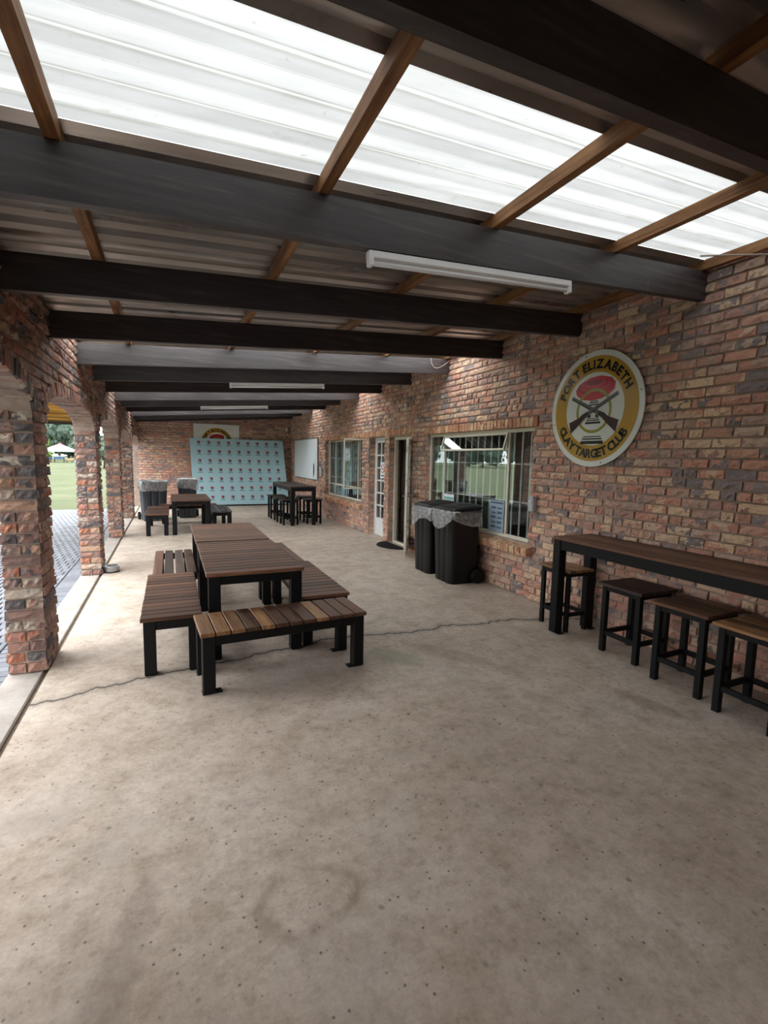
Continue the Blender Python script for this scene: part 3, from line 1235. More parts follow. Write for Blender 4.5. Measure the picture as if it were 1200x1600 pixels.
# ---- doors
d2 = tag(link('door_2', None), 'closed narrow white door with twelve small panes', kind='structure')
DX = 4.19
b = MB()
b.cbox(DX, DX + .05, DB[0], DB[0] + .23, 0, DB[3], .003)
b.cbox(DX, DX + .05, DB[1] - .05, DB[1], 0, DB[3], .003)
b.cbox(DX, DX + .05, DB[0] + .23, DB[1] - .05, DB[3] - .05, DB[3], .003)
b.build('frame', M['white_paint'], d2)
ya, yb, za, zb = DB[0] + .235, DB[1] - .055, .01, DB[3] - .055
b = MB()
b.cbox(DX + .005, DX + .045, ya, ya + .055, za, zb, .003)
b.cbox(DX + .005, DX + .045, yb - .055, yb, za, zb, .003)
b.cbox(DX + .005, DX + .045, ya + .055, yb - .055, za, .40, .003)
b.cbox(DX + .005, DX + .045, ya + .055, yb - .055, zb - .055, zb, .003)
ym = (ya + yb) / 2
b.cbox(DX + .008, DX + .042, ym - .018, ym + .018, .40, zb - .055, .003)
rows = 6
zh = (zb - .055 - .40) / rows
for k in range(1, rows):
    b.cbox(DX + .009, DX + .041, ya + .055, yb - .055, .40 + k * zh - .016, .40 + k * zh + .016, .003)
b.build('leaf', M['white_paint'], d2)
for k in range(rows):
    for (p, q) in ((ya + .055, ym - .018), (ym + .018, yb - .055)):
        pane(d2, DX + .025, p, q, .40 + k * zh + .016 * (k > 0), .40 + (k + 1) * zh - .016 * (k < rows - 1))

d1 = tag(link('door_1', None), 'open glazed door with flaking white paint swung out beside the bins', kind='structure')
b = MB()
b.cbox(DX - .03, DX + .04, DA[0], DA[0] + .055, 0, DA[3], .003)
b.cbox(DX - .03, DX + .04, DA[1] - .055, DA[1], 0, DA[3], .003)
b.cbox(DX - .03, DX + .04, DA[0] + .055, DA[1] - .055, DA[3] - .055, DA[3], .003)
b.cbox(DX - .03, DX + .04, DA[0] + .055, DA[1] - .055, 0, .035, .003)
b.build('frame', M['cream_paint'], d1)
hx, hy = XR - .02, DA[0] + .0
tipx, tipy = 3.63, 7.28
leaf = link('leaf', None, d1, (hx, hy, .05))
leaf.rotation_euler.z = math.atan2(tipy - hy, tipx - hx)
Lw, Lh = math.hypot(tipx - hx, tipy - hy), 2.0
b = MB()
b.cbox(0, .09, -.02, .02, 0, Lh, .004)
b.cbox(Lw - .09, Lw, -.02, .02, 0, Lh, .004)
b.cbox(.09, Lw - .09, -.02, .02, 0, .26, .004)
b.cbox(.09, Lw - .09, -.02, .02, Lh - .09, Lh, .004)
b.cbox(.09, Lw - .09, -.02, .02, .98, 1.05, .004)
b.build('leaf_frame', M['worn_paint'], leaf)
for (p, q) in ((.26, .98), (1.05, Lh - .09)):
    bb = MB()
    bb.box(.09, Lw - .09, -.002, .002, p, q)
    bb.build('pane', M['glass'], leaf)
b = MB()
for sgn in (-1, 1):
    b.tube([(Lw - .05, sgn * .02, 1.02), (Lw - .05, sgn * .065, 1.02), (Lw - .16, sgn * .07, 1.02)], .010, 8)
    b.cbox(Lw - .07, Lw - .03, sgn * .024 - .004, sgn * .024 + .004, .93, 1.09, .002)
b.build('handle', M['alu'], leaf)

# ================================================================== furniture
def legset(root, L, W, H, t, top_t, inset, plates=True, mat='steel'):
    """four square steel legs, each with a foot plate; long axis along local x"""
    for sx_ in (-1, 1):
        for sy2 in (-1, 1):
            b = MB()
            x0, y0 = sx_ * (L / 2 - inset - t / 2), sy2 * (W / 2 - inset - t / 2)
            b.cbox(x0 - t / 2, x0 + t / 2, y0 - t / 2, y0 + t / 2, 0.004 if plates else 0, H - top_t, .003)
            lg = b.build('leg', M[mat], root)
            if plates:
                p = MB()
                p.cbox(x0 - t / 2 - (.045 if sx_ > 0 else .004), x0 + t / 2 + (.045 if sx_ < 0 else .004), y0 - t / 2 + .008, y0 + t / 2 - .008, 0, .009, .002)
                p.build('foot_plate', M[mat], lg)


_slat = {}


def slat_mesh(l, w, t):
    k = (round(l, 4), round(w, 4), round(t, 4))
    if k not in _slat:
        b = MB()
        b.cbox(-l / 2, l / 2, -w / 2, w / 2, -t / 2, t / 2, .0035)
        _slat[k] = b
    return _slat[k]


_sm = {}


def slat(root, l, w, t, x, y, z, across, mat):
    """a plank whose grain runs along its own local x"""
    k = (round(l, 4), round(w, 4), round(t, 4), mat)
    if k not in _sm:
        _sm[k] = slat_mesh(l, w, t).mesh('slat', M[mat])
    o = link('slat', _sm[k], root, (x, y, z), math.pi / 2 if across else 0.0)
    return o


def slatted(name, label, cat, cx, cyy, rotz, L, W, H, n, across, leg=.085, group=None, mats=('plank',), gap=.007, top_t=.03, apron=.075, inset=.018):
    root = thing(name, label, cat, (cx, cyy, 0), rotz, group)
    b = MB()
    i = inset + .008
    for sgn in (-1, 1):
        b.cbox(-L / 2 + i + leg * .6, L / 2 - i - leg * .6, sgn * (W / 2 - i - .02) - .02, sgn * (W / 2 - i - .02) + .02, H - top_t - apron, H - top_t, .003)
        b.cbox(sgn * (L / 2 - i - .02) - .02, sgn * (L / 2 - i - .02) + .02, -W / 2 + i + leg * .6, W / 2 - i - leg * .6, H - top_t - apron, H - top_t, .003)
    b.build('frame', M['steel'], root)
    legset(root, L, W, H, leg, top_t, inset)
    rg = random.Random(hash((cx, cyy)) & 0xffff)
    if across:
        w = L / n
        for k in range(n):
            slat(root, W, w - gap, top_t, -L / 2 + (k + .5) * w, rg.uniform(-.002, .002), H - top_t / 2, True, rg.choice(mats))
    else:
        w = W / n
        for k in range(n):
            slat(root, L, w - gap, top_t, rg.uniform(-.003, .003), -W / 2 + (k + .5) * w, H - top_t / 2, False, rg.choice(mats))
    return root


QT = math.pi / 2
# the near set: two tables end to end with five benches
slatted('picnic_table', 'brown plank table nearest the camera, its top boards running crosswise', 'table', .650, 4.845, QT, 1.55, .81, .74, 13, True, .095, 'plank tables of the middle dining set', ('plank',), .008)
slatted('picnic_table', 'brown plank table standing end to end behind the nearest table', 'table', .645, 6.40, QT, 1.45, .81, .74, 12, True, .095, 'plank tables of the middle dining set', ('plank',), .008)
slatted('bench', 'nearest bench, across the table end, with twelve spaced short boards', 'bench', .785, 3.735, math.radians(3.4), 1.28, .47, .46, 12, True, .085, 'benches of the middle dining set', ('plank', 'plank_gold'), .009)
slatted('bench', 'close-boarded bench left of the nearest table', 'bench', -.015, 4.69, QT, 1.49, .44, .46, 14, True, .085, 'benches of the middle dining set', mats=('plank',), gap=.008)
slatted('bench', 'bench of four long gapped slats left of the second table', 'bench', .02, 6.15, QT, 1.34, .45, .45, 4, False, .085, 'benches of the middle dining set', ('plank', 'plank_dark'), .017)
slatted('bench', 'close-boarded bench right of the nearest table', 'bench', 1.275, 4.86, QT, 1.48, .45, .46, 13, True, .085, 'benches of the middle dining set', mats=('plank',), gap=.008)
slatted('bench', 'long-slatted bench right of the second table', 'bench', 1.265, 6.285, QT, 1.33, .40, .455, 4, False, .085, 'benches of the middle dining set', ('plank',), .006)
# the far set
slatted('picnic_table', 'small plank table near the bins at the far left', 'table', .40, 11.85, QT, 1.75, .80, .74, 14, True, .095, mats=('plank',), gap=.008)
slatted('bench', 'brown bench left of the far plank table, next to the pillar', 'bench', -.27, 11.83, QT, 1.72, .46, .46, 14, True, .085, 'benches of the far dining set', mats=('plank',), gap=.008)
slatted('bench', 'grey weathered bench right of the far plank table, in front of the backdrop', 'bench', 1.04, 11.95, QT, 1.45, .44, .46, 4, False, .085, 'benches of the far dining set', ('plank_grey',), .012)
slatted('bench', 'bench across the back end of the far table before the bins', 'bench', .42, 13.08, 0.03, 1.30, .40, .46, 12, True, .085, 'benches of the far dining set', ('plank_gold', 'plank'), .006)


def bar_table(label, cx, cyy, L, W, H, mats, group=None):
    root = thing('bar_table', label, 'bar table', (cx, cyy, 0), QT, group)
    b = MB()
    for sgn in (-1, 1):
        b.cbox(-L / 2 + .05, L / 2 - .05, sgn * (W / 2 - .035) - .02, sgn * (W / 2 - .035) + .02, H - .03 - .095, H - .03, .003)
        b.cbox(sgn * (L / 2 - .035) - .02, sgn * (L / 2 - .035) + .02, -W / 2 + .05, W / 2 - .05, H - .03 - .095, H - .03, .003)
    b.build('frame', M['steel'], root)
    legset(root, L, W, H, .09, .03, .006)
    n = 5
    w = W / n
    for k in range(n):
        slat(root, L, w - .003, .03, 0, -W / 2 + (k + .5) * w, H - .015, False, mats)
    return root


bar_table('long dark plank bar table against the wall below the round sign', 3.725, 2.48, 2.36, .52, .972, 'plank')
bar_table('dark plank bar table standing before the white board', 3.01, 12.85, 2.30, .64, .975, 'plank_dark')


def stool(label, cx, cyy, rotz=0.0, H=.635, mat='plank_dark', group=None, S=.40):
    """high stool: seat boards run along the table (local y)"""
    root = thing('bar_stool', label, 'stool', (cx, cyy, 0), rotz, group)
    t = .046
    o = S / 2 - t / 2 - .005
    for a in (-1, 1):
        for c in (-1, 1):
            b = MB()
            b.cbox(a * o - t / 2, a * o + t / 2, c * o - t / 2, c * o + t / 2, 0, H - .025, .003)
            b.build('leg', M['steel'], root)
    for a in (-1, 1):
        b = MB()
        b.cbox(a * o - .013, a * o + .013, -o + t / 2, o - t / 2, .155, .195, .002)
        b.build('stretcher', M['steel'], root)
        b = MB()
        b.cbox(-o + t / 2, o - t / 2, a * o - .013, a * o + .013, .155, .195, .002)
        b.build('stretcher', M['steel'], root)
    b = MB()
    for a in (-1, 1):
        b.cbox(a * o - .017, a * o + .017, -o + t / 2, o - t / 2, H - .025 - .045, H - .025, .002)
        b.cbox(-o + t / 2, o - t / 2, a * o - .017, a * o + .017, H - .025 - .045, H - .025, .002)
    b.build('frame', M['steel'], root)
    n, w = 4, (S + .05) / 4
    for k in range(n):
        slat(root, S + .05, w - .005, .025, -(S + .05) / 2 + (k + .5) * w, 0, H - .0125, True, mat)
    return root


sg = 'stools under the wall bar table'
stool('bar stool at the far end of the wall bar table, nearest the bins', 3.725, 3.73, 0.0, mat='plank_gold', group=sg).scale.x = .71
stool('darkest bar stool, second from the bins under the wall bar table', 3.745, 2.905, 0.0, mat='plank_dark', group=sg)
stool('bar stool third from the bins under the wall bar table', 3.665, 2.325, 0.03, mat='plank', group=sg)
stool('bar stool cut off by the right edge of the photo', 3.61, 1.805, 0.0, mat='plank_gold', group=sg)
sg = 'stools around the bar table before the white board'
stool('front stool on the left side of the bar table by the white board', 2.72, 12.04, 0, group=sg)
stool('middle stool on the left side of the bar table by the white board', 2.70, 12.72, 0, group=sg)
stool('rearmost stool on the left side of the bar table by the white board', 2.68, 13.45, 0, group=sg)
stool('front stool on the right side of the bar table by the white board', 3.34, 12.12, 0, group=sg)
stool('rear stool on the right side of the bar table by the white board', 3.36, 12.95, 0, group=sg)


# ---- wheelie bins
def rrect(w, d, r, lobes, n=6):
    """rounded rectangle outline, front side (-x) with shallow vertical flutes; local x = depth, y = width"""
    pts = []
    cs = [(w / 2 - r, d / 2 - r, 0), (-(w / 2 - r), d / 2 - r, 90), (-(w / 2 - r), -(d / 2 - r), 180), (w / 2 - r, -(d / 2 - r), 270)]
    for ci, (x, y, a0) in enumerate(cs):
        for k in range(n + 1):
            a = math.radians(a0 + 90 * k / n)
            pts.append([x + r * math.cos(a), y + r * math.sin(a)])
        if ci == 1 and lobes:
            m = 25
            for k in range(1, m):
                f = k / m
                yy = (d / 2 - r) * (1 - 2 * f)
                g = abs(math.sin(math.pi * f * 3))
                pts.append([-w / 2 - .022 * min(g * 1.8, 1) + .012, yy])
    return pts


def bin_mesh(levels, w, d, r, lobes, mat, name, cap_bottom=True, cap_top=False):
    b = MB()
    rings = []
    for (z, s, dx) in levels:
        pts = rrect(w * s, d * s, r, lobes)
        rings.append([(x + dx, y, z) for x, y in pts])
    n = len(rings[0])
    V = [p for rg_ in rings for p in rg_]
    F = []
    for i in range(len(rings) - 1):
        for k in range(n):
            F.append((i * n + k, i * n + (k + 1) % n, (i + 1) * n + (k + 1) % n, (i + 1) * n + k))
    b.add(V, F, 0, True)
    if cap_bottom:
        b.add(rings[0], [tuple(range(n))[::-1]])
    if cap_top:
        b.add(rings[-1], [tuple(range(n))])
    return b


def wheelie_bin(label, cx, cyy, rotz, seed, H=1.0, group=None, lid=True, w=.46, d=.54, mat='plastic', drop=.2):
    """front towards local -x, wheels at +x"""
    root = thing('wheelie_bin', label, 'bin', (cx, cyy, 0), rotz, group)
    bin_mesh([(.0, .86, .0), (.03, .87, 0), (.5, .93, 0), (H - .09, .985, 0), (H - .085, 1.03, 0), (H - .03, 1.04, 0), (H - .03, .98, 0), (H - .3, .95, 0)],
             w, d, .05, True, M[mat], 'body').build('body', M[mat], root)
    for sgn in (-1, 1):
        b = MB()
        n = 20
        R, x0, y0 = .10, w / 2 - .035, sgn * (d / 2 + .005)
        V = []
        for (yy, rr) in ((-.03, .5), (-.03, .9), (-.02, 1), (.02, 1), (.03, .9), (.03, .5), (.018, .42), (.018, .0)):
            for k in range(n):
                a = 2 * math.pi * k / n
                V.append((x0 + R * rr * math.cos(a), y0 + sgn * yy, .10 + R * rr * math.sin(a)))
        F = [(i * n + k, i * n + (k + 1) % n, (i + 1) * n + (k + 1) % n, (i + 1) * n + k) for i in range(7) for k in range(n)]
        b.add(V, F, 0, True)
        b.build('wheel', M['rubber'], root)
    b = MB()
    b.tube([(w / 2 - .035, -d / 2, .10), (w / 2 - .035, d / 2, .10)], .012, 8)
    b.build('axle', M['alu'], root)
    b = MB()
    b.tube([(w / 2 - .02, -d / 2 + .08, H - .06), (w / 2 + .035, -d / 2 + .08, H - .03), (w / 2 + .04, d / 2 - .08, H - .03), (w / 2 - .02, d / 2 - .08, H - .06)], .014, 8)
    b.build('handle', M[mat], root)
    rg = random.Random(seed)
    # liner folded over the rim, its hem hanging unevenly
    base = rrect(w * 1.07, d * 1.07, .055, False, 8)
    dense = []
    for k in range(len(base)):
        p, q = Vector(base[k]), Vector(base[(k + 1) % len(base)])
        m = max(1, int((q - p).length / .03))
        for j in range(m):
            dense.append(p.lerp(q, j / m))
    n = len(dense)
    ph = [rg.uniform(0, 6.28) for _ in range(6)]
    V, F = [], []
    lv = 8
    for j in range(lv):
        t = j / (lv - 1)
        for k, p in enumerate(dense):
            a = 2 * math.pi * k / n
            wob = .007 * math.sin(5 * a + ph[0]) + .004 * math.sin(9 * a + ph[1] + 2 * t) + .002 * math.sin(21 * a + ph[2] - 3 * t)
            hem = drop * (1 + .34 * math.sin(2 * a + ph[3]) + .14 * math.sin(4 * a + ph[4]))
            z = H + .012 - t * hem + .003 * math.sin(17 * a + ph[5])
            o = 1 + (.03 * math.sin(math.pi * t) + .05 * t * (1 - t)) + wob * (.3 + t) / .3
            V.append((p.x * o, p.y * o, z))
    for j in range(lv - 1):
        for k in range(n):
            F.append((j * n + k, (j + 1) * n + k, (j + 1) * n + (k + 1) % n, j * n + (k + 1) % n))
    # inner fold going down into the bin
    o = len(V)
    for k, p in enumerate(dense):
        V.append((p.x * .9, p.y * .9, H - .10 + rg.uniform(-.02, .02)))
    for k in range(n):
        F.append((k, (k + 1) % n, o + (k + 1) % n, o + k))
    b = MB()
    b.add(V, F, 0, True)
    b.build('bin_liner', M['bag'], root)
    if lid:
        b = MB()
        pts = rrect(w * 1.06, d * 1.06, .07, False, 6)
        V = []
        for (s, z) in ((1.0, .0), (1.02, .012), (.99, .035), (.8, .055), (.5, .062), (.0, .064)):
            for x, y in pts:
                crown = .012 * math.cos(y / (d / 2) * 1.4)
                V.append((x * s + .01, y * s, z + crown + (x * s) * .09 + .004 * math.sin(9 * x + 5 * y)))
        n = len(pts)
        F = [(i * n + k, i * n + (k + 1) % n, (i + 1) * n + (k + 1) % n, (i + 1) * n + k) for i in range(5) for k in range(n)]
        b.add(V, F, 0, True)
        b.add(V[:n], [tuple(range(n))[::-1]])
        b.build('lid', M[mat], root, (0, 0, H + .014))
    return root


gb = 'black wheelie bins under the window'
wheelie_bin('black wheelie bin with a clear liner, nearest the wall bar table', 3.68, 5.765, 0.0, 3, 1.0, gb)
wheelie_bin('black wheelie bin with a clear liner, nearest the open door', 3.68, 6.40, 0.0, 8, .99, gb, drop=.24)
wheelie_bin('large charcoal bin with a clear liner beside the last pillar', -.41, 13.75, math.radians(100), 21, 1.02, 'bins by the end wall', False, .58, .60, 'plastic_grey', .22)
wheelie_bin('charcoal bin with a sagging liner before the light blue backdrop', .42, 14.15, math.radians(88), 25, 1.06, 'bins by the end wall', False, .46, .48, 'plastic_grey', .26)


# ================================================================== signs and boards
def letter_mesh(ch, size, bold):
    cu = bpy.data.curves.new('letter', 'FONT')
    cu.body = ch
    cu.size = size
    cu.offset = bold
    cu.resolution_u = 4
    o = bpy.data.objects.new('letter_tmp', cu)
    col.objects.link(o)
    dg = bpy.context.evaluated_depsgraph_get()
    me = bpy.data.meshes.new_from_object(o.evaluated_get(dg))
    V = [v.co.copy() for v in me.vertices]
    F = [tuple(p.vertices) for p in me.polygons]
    bpy.data.objects.remove(o)
    bpy.data.meshes.remove(me)
    bpy.data.curves.remove(cu)
    return V, F


def arc_text(mb, text, radius, a0, a1, size, z, mat, inward=False, bold=.0):
    """letters along an arc; angles in degrees, reading from a0 to a1"""
    glyphs, adv = [], []
    for ch in text:
        if ch == ' ':
            glyphs.append(None)
            adv.append(size * .32)
            continue
        V, F = letter_mesh(ch, size, bold)
        x0, x1 = min(v.x for v in V), max(v.x for v in V)
        glyphs.append((V, F, x0, x1))
        adv.append(x1 - x0 + size * .12)
    tot = sum(adv)
    cur = 0.0
    for g_, w in zip(glyphs, adv):
        mid = (cur + w / 2) / tot
        cur += w
        if g_ is None:
            continue
        V, F, x0, x1 = g_
        ang = math.radians(a0 + (a1 - a0) * mid)
        rot = ang - QT if not inward else ang + QT
        c, s = math.cos(rot), math.sin(rot)
        xc = (x0 + x1) / 2
        P = []
        for v in V:
            x, y = v.x - xc, v.y - size * .35
            P.append((radius * math.cos(ang) + c * x - s * y, radius * math.sin(ang) + s * x + c * y, z))
        if callable(mb):
            mb(P, F)
        else:
            mb.add(P, F, mat)


def disc(mb, cx, cyy, rx, ry, z, mat, n=64, inner=0.0, a0=0.0, a1=360.0):
    V, F = [], []
    for k in range(n + 1):
        a = math.radians(a0 + (a1 - a0) * k / n)
        V.append((cx + rx * math.cos(a), cyy + ry * math.sin(a), z))
        V.append((cx + rx * inner * math.cos(a), cyy + ry * inner * math.sin(a), z))
    for k in range(n):
        F.append((2 * k + 1, 2 * k, 2 * k + 2, 2 * k + 3))
    mb.add(V, F, mat)


def emblem(root, R, with_plate=True):
    """club badge in the local xy plane, facing +z"""
    if with_plate:
        b = MB()
        n = 72
        V = [(R * math.cos(2 * math.pi * k / n), R * math.sin(2 * math.pi * k / n), z) for z in (-.012, 0) for k in range(n)]
        F = [tuple(range(n))[::-1], tuple(range(n, 2 * n))] + [(k, (k + 1) % n, n + (k + 1) % n, n + k) for k in range(n)]
        b.add(V, F)
        b.build('sign_plate', M['white'], root)
        for k in range(4):
            a = math.radians(14 + 90 * k)
            s = MB()
            s.tube([(.955 * R * math.cos(a), .955 * R * math.sin(a), 0), (.955 * R * math.cos(a), .955 * R * math.sin(a), .004)], .006, 8)
            s.build('screw', M['black'], root)
    b = MB()
    disc(b, 0, 0, .905 * R, .905 * R, .001, 0, 72, .63 / .905)
    b.build('gold_ring', M['gold'], root)
    if not with_plate:
        b = MB()
        disc(b, 0, 0, .63 * R, .63 * R, .001, 0, 48)
        b.build('inner_disc', M['white'], root)
    if with_plate:
        def put(P, F):
            q = MB()
            q.add(P, F)
            q.build('letter', M['black'], root)
    else:
        put = MB()
    arc_text(put, 'PORT ELIZABETH', .768 * R, 164, 22, .205 * R, .0022, 0, bold=.010 * R)
    arc_text(put, 'CLAY TARGET CLUB', .768 * R, 203, 331, .205 * R, .0022, 0, inward=True, bold=.010 * R)
    if not with_plate:
        tag(put.build('lettering', M['black'], root), kind='stuff')
    # red clay disc: brim, dome and rings
    b = MB()
    o = [(-.43, .36), (-.40, .27), (-.27, .18), (-.05, .15), (.15, .17), (.32, .23), (.42, .31), (.43, .42), (.35, .50), (.12, .56), (-.10, .55), (-.30, .48)]
    b.add([(x * R, y * R, .0016) for x, y in o], [tuple(range(len(o)))])
    b.build('clay_disc', M['red'], root)
    b = MB()
    disc(b, 0.0, .40 * R, .38 * R, .125 * R, .0020, 0, 40, .93, 150, 390)
    disc(b, 0.0, .43 * R, .27 * R, .085 * R, .0020, 0, 40, .9, 140, 400)
    disc(b, -.02 * R, .46 * R, .17 * R, .05 * R, .0020, 0, 32, .0)
    b.build('clay_rings', M['red_dark'], root)
    b = MB()
    disc(b, 0, -.03 * R, .385 * R, .385 * R, .0024, 0, 64, .87)
    b.build('target_ring', M['olive'], root)
    # stepped bars
    b = MB()
    for (y, hw, th) in ((-.575, .255, .055), (-.515, .225, .022), (-.475, .20, .016), (-.235, .17, .035), (-.19, .145, .02), (-.158, .13, .012), (.075, .115, .02), (.11, .10, .016), (.137, .088, .012)):
        b.add([(-hw * R, (y - th / 2) * R, .0030), (hw * R, (y - th / 2) * R, .0030), (hw * .95 * R, (y + th / 2) * R, .0030), (-hw * .95 * R, (y + th / 2) * R, .0030)], [(0, 1, 2, 3)])
    b.build('trap_steps', M['black'], root)
    # crossed shotguns, muzzles up
    for sgn, lay in ((1, .0042), (-1, .0036)):
        a = math.radians(25) if sgn > 0 else math.radians(155)
        g_ = MB()
        ca, sa = math.cos(a), math.sin(a)

        def P(l, h, z):
            y_ = h * sgn * 1.45
            return ((l * ca - y_ * sa) * R, (l * sa + y_ * ca - .02) * R, z)
        stock = [(-.60, -.10), (-.56, .035), (-.34, .02), (-.24, .035), (-.12, .03), (-.10, -.02), (-.22, -.03), (-.34, -.055)]
        pts = [P(l, h, lay) for l, h in stock]
        g_.add(pts if sgn > 0 else pts[::-1], [tuple(range(len(pts)))], 0)
        for poly, mi in (([(-.615, -.105), (-.60, -.10), (-.56, .035), (-.575, .04)], 1), ([(-.12, -.022), (-.12, .03), (.56, .034), (.56, -.012)], 1), ([(-.05, -.018), (-.05, -.004), (.56, .010), (.56, .004)], 2), ([(-.16, -.03), (-.14, -.055), (-.09, -.055), (-.08, -.025)], 2)):
            pts = [P(l, h, lay + .0002 * mi) for l, h in poly]
            g_.add(pts, [tuple(range(len(pts)))], mi)
        g_.build('shotgun', [M['gun_brown'], M['gun_grey'], M['black']], root)


SR = .59
sign = thing('club_sign', 'large round white and gold club sign with crossed guns on the brick wall', 'sign', (XR - .040, 3.77, 2.25))
sign.matrix_world = Matrix(((0, 0, -1, XR - .040), (-1, 0, 0, 3.77), (0, 1, 0, 2.25), (0, 0, 0, 1)))
emblem(sign, SR)
b = MB()
for (x, y) in ((-.25, .25), (.25, .25), (-.25, -.25), (.25, -.25)):
    b.tube([(x, y, -.012), (x, y, -.045)], .015, 8)
b.build('standoff', M['alu'], sign)

# backdrop leaning on the end wall
bl, brr, tl, trr = Vector((.70, 16.95, .05)), Vector((3.83, 16.95, .05)), Vector((.62, 17.44, 2.25)), Vector((3.71, 17.44, 2.25))
bd = thing('photo_backdrop', 'light blue backdrop board printed with rows of small logos', 'backdrop', (bl + brr) / 2 - Vector((0, 0, .05)))
o0 = (bl + brr) / 2 - Vector((0, 0, .05))
nrm = (brr - bl).cross(tl - bl).normalized()


def on_bd(u, v, k=0.0):
    p = bl.lerp(brr, u).lerp(tl.lerp(trr, u), v)
    return p + nrm * k - o0


b = MB()
b.hexa([on_bd(0, 0, -.03), on_bd(1, 0, -.03), on_bd(1, 1, -.03), on_bd(0, 1, -.03), on_bd(0, 0), on_bd(1, 0), on_bd(1, 1), on_bd(0, 1)])
b.build('backdrop_panel', M['backdrop_blue'], bd)
b = MB()
for i in range(9):
    for j in range(7):
        u, v = .085 + i * .1035, .925 - j * .1375

        def q(x, y, k):
            return on_bd(u + x / 3.1, v + y / 2.25, k)

        def poly(pts, k, mi):
            P = [q(x, y, k) for x, y in pts]
            b.add(P, [tuple(range(len(P)))], mi)
        poly([(-.05, .035), (-.02, .02), (.035, .03), (.055, .05), (.05, .075), (.0, .085), (-.045, .07)], .0012, 1)
        poly([(.0, .0), (.05, .0), (.055, .055), (.03, .06), (.01, .04)], .0018, 0)
        poly([(-.05, -.015), (.0, .01), (.04, -.02), (.03, -.035), (.0, -.012), (-.045, -.03)], .0018, 0)
        poly([(-.075, -.075), (.075, -.075), (.075, -.052), (-.075, -.052)], .0012, 2)
b.build('printed_logos', [M['logo_dark'], M['logo_red'], M['logo_text']], bd)
b = MB()
for u in (.02, .5, .98):
    p0, p1 = on_bd(u, 0, -.03), on_bd(u, 0, -.03)
    b.box(p0.x - .03, p0.x + .03, p0.y - .02, p0.y + .08, 0, .075)
b.box(on_bd(0, 0).x + .03, on_bd(1, 0).x - .03, on_bd(0, 0).y + .02, on_bd(0, 0).y + .05, .0, .07)
b.build('foot_rail', M['steel'], bd)

# white poster with the same badge, half hidden behind the backdrop
po = thing('badge_poster', 'white poster with the club badge on the end wall, half hidden by the backdrop', 'poster', (1.49, YB - .045, 2.12))
po.matrix_world = Matrix(((1, 0, 0, 1.49), (0, 0, -1, YB - .045), (0, 1, 0, 2.10), (0, 0, 0, 1)))
b = MB()
b.box(-.74, .74, -.75, .64, -.006, 0)
b.build('poster_sheet', M['white'], po)
emblem(po, .57, False)

# whiteboard
wb = thing('whiteboard', 'white notice board with pinned sheets on the brick wall', 'whiteboard', (XR - .02, 15.42, 1.64))
b = MB()
b.cbox(-.02, .0, -1.42, 1.42, -.615, .615, .003)
b.build('board_face', M['whiteboard'], wb)
b = MB()
bar_rect(b, -.028, .004, -1.44, 1.44, -.635, .635, .022)
b.build('board_frame', M['alu'], wb)
for (yy, zz, w, h) in ((-.95, -.12, .30, .78), (-.48, -.02, .42, .62), (-1.10, -.33, .24, .36)):
    p = MB()
    p.box(-.0225, -.0205, yy - w / 2, yy + w / 2, zz - h / 2, zz + h / 2)
    p.build('pinned_sheet', M['paper'], wb)

# notices in the windows and on the door
pt = thing('window_poster', 'pale blue poster leaning in the window beside the bins', 'poster', (FX - .004, 5.43, .73))
b = MB()
b.box(-.004, 0, -.165, .165, 0, .43)
b.build('poster_sheet', M['poster_blue'], pt)
b = MB()
for k in range(5):
    for j in range(2):
        zz = .05 + k * .066
        b.box(-.0052, -.0042, -.12 + j * .13, -.02 + j * .13, zz, zz + .022 + .01 * ((k + j) % 2))
b.box(-.0052, -.0042, -.14, .14, .385, .41)
b.build('printed_lines', M['poster_ink'], pt)
nt = thing('window_notice', 'small teal and white notice in the window above the bins', 'notice', (FX + .012, 6.72, 1.05))
b = MB()
b.box(-.003, 0, -.16, .16, 0, .10)
b.build('notice_card', M['paper'], nt)
b = MB()
b.box(-.0042, -.0032, -.15, .15, .012, .055)
b.build('notice_band', M['notice_green'], nt)
for (lab, yy, zz, w, h) in (('white paper sheet in the window by the white board, upper', 11.72, .90, .40, .62), ('tilted white leaflet at the foot of the window by the white board', 12.2, .70, .22, .24)):
    nt = thing('paper_sheet', lab, 'paper', (FX1 + .05, yy, zz))
    b = MB()
    b.box(-.003, 0, -w / 2, w / 2, 0, h)
    b.build('sheet', M['paper'], nt)
    b = MB()
    for k in range(4):
        b.box(-.0042, -.0032, -w * .38, w * .38, h * (.2 + .17 * k), h * (.2 + .17 * k) + h * .03)
    b.build('printed_lines', M['poster_ink'], nt)
ns = thing('no_smoking_sign', 'white no smoking sign with a red ring on the narrow white door', 'sign', (DX + .001, 9.57, 1.45))
ns.matrix_world = Matrix(((0, 0, -1, DX + .001), (-1, 0, 0, 9.57), (0, 1, 0, 1.45), (0, 0, 0, 1)))
b = MB()
b.box(-.12, .12, -.17, .17, -.003, 0)
b.build('sign_plate', M['paper'], ns)
b = MB()
disc(b, 0, .03, .095, .095, .001, 0, 32, .78)
c45 = math.cos(math.radians(45))
b.add([(-.07, .088, .001), (-.058, .10, .001), (.07, -.03, .001), (.058, -.04, .001)], [(0, 3, 2, 1)])
b.build('red_ring', M['logo_red'], ns)
b = MB()
b.box(-.05, .04, .022, .036, .0003, .0007)
b.box(-.08, .08, -.13, -.11, .0003, .0007)
b.build('cigarette', M['black'], ns)


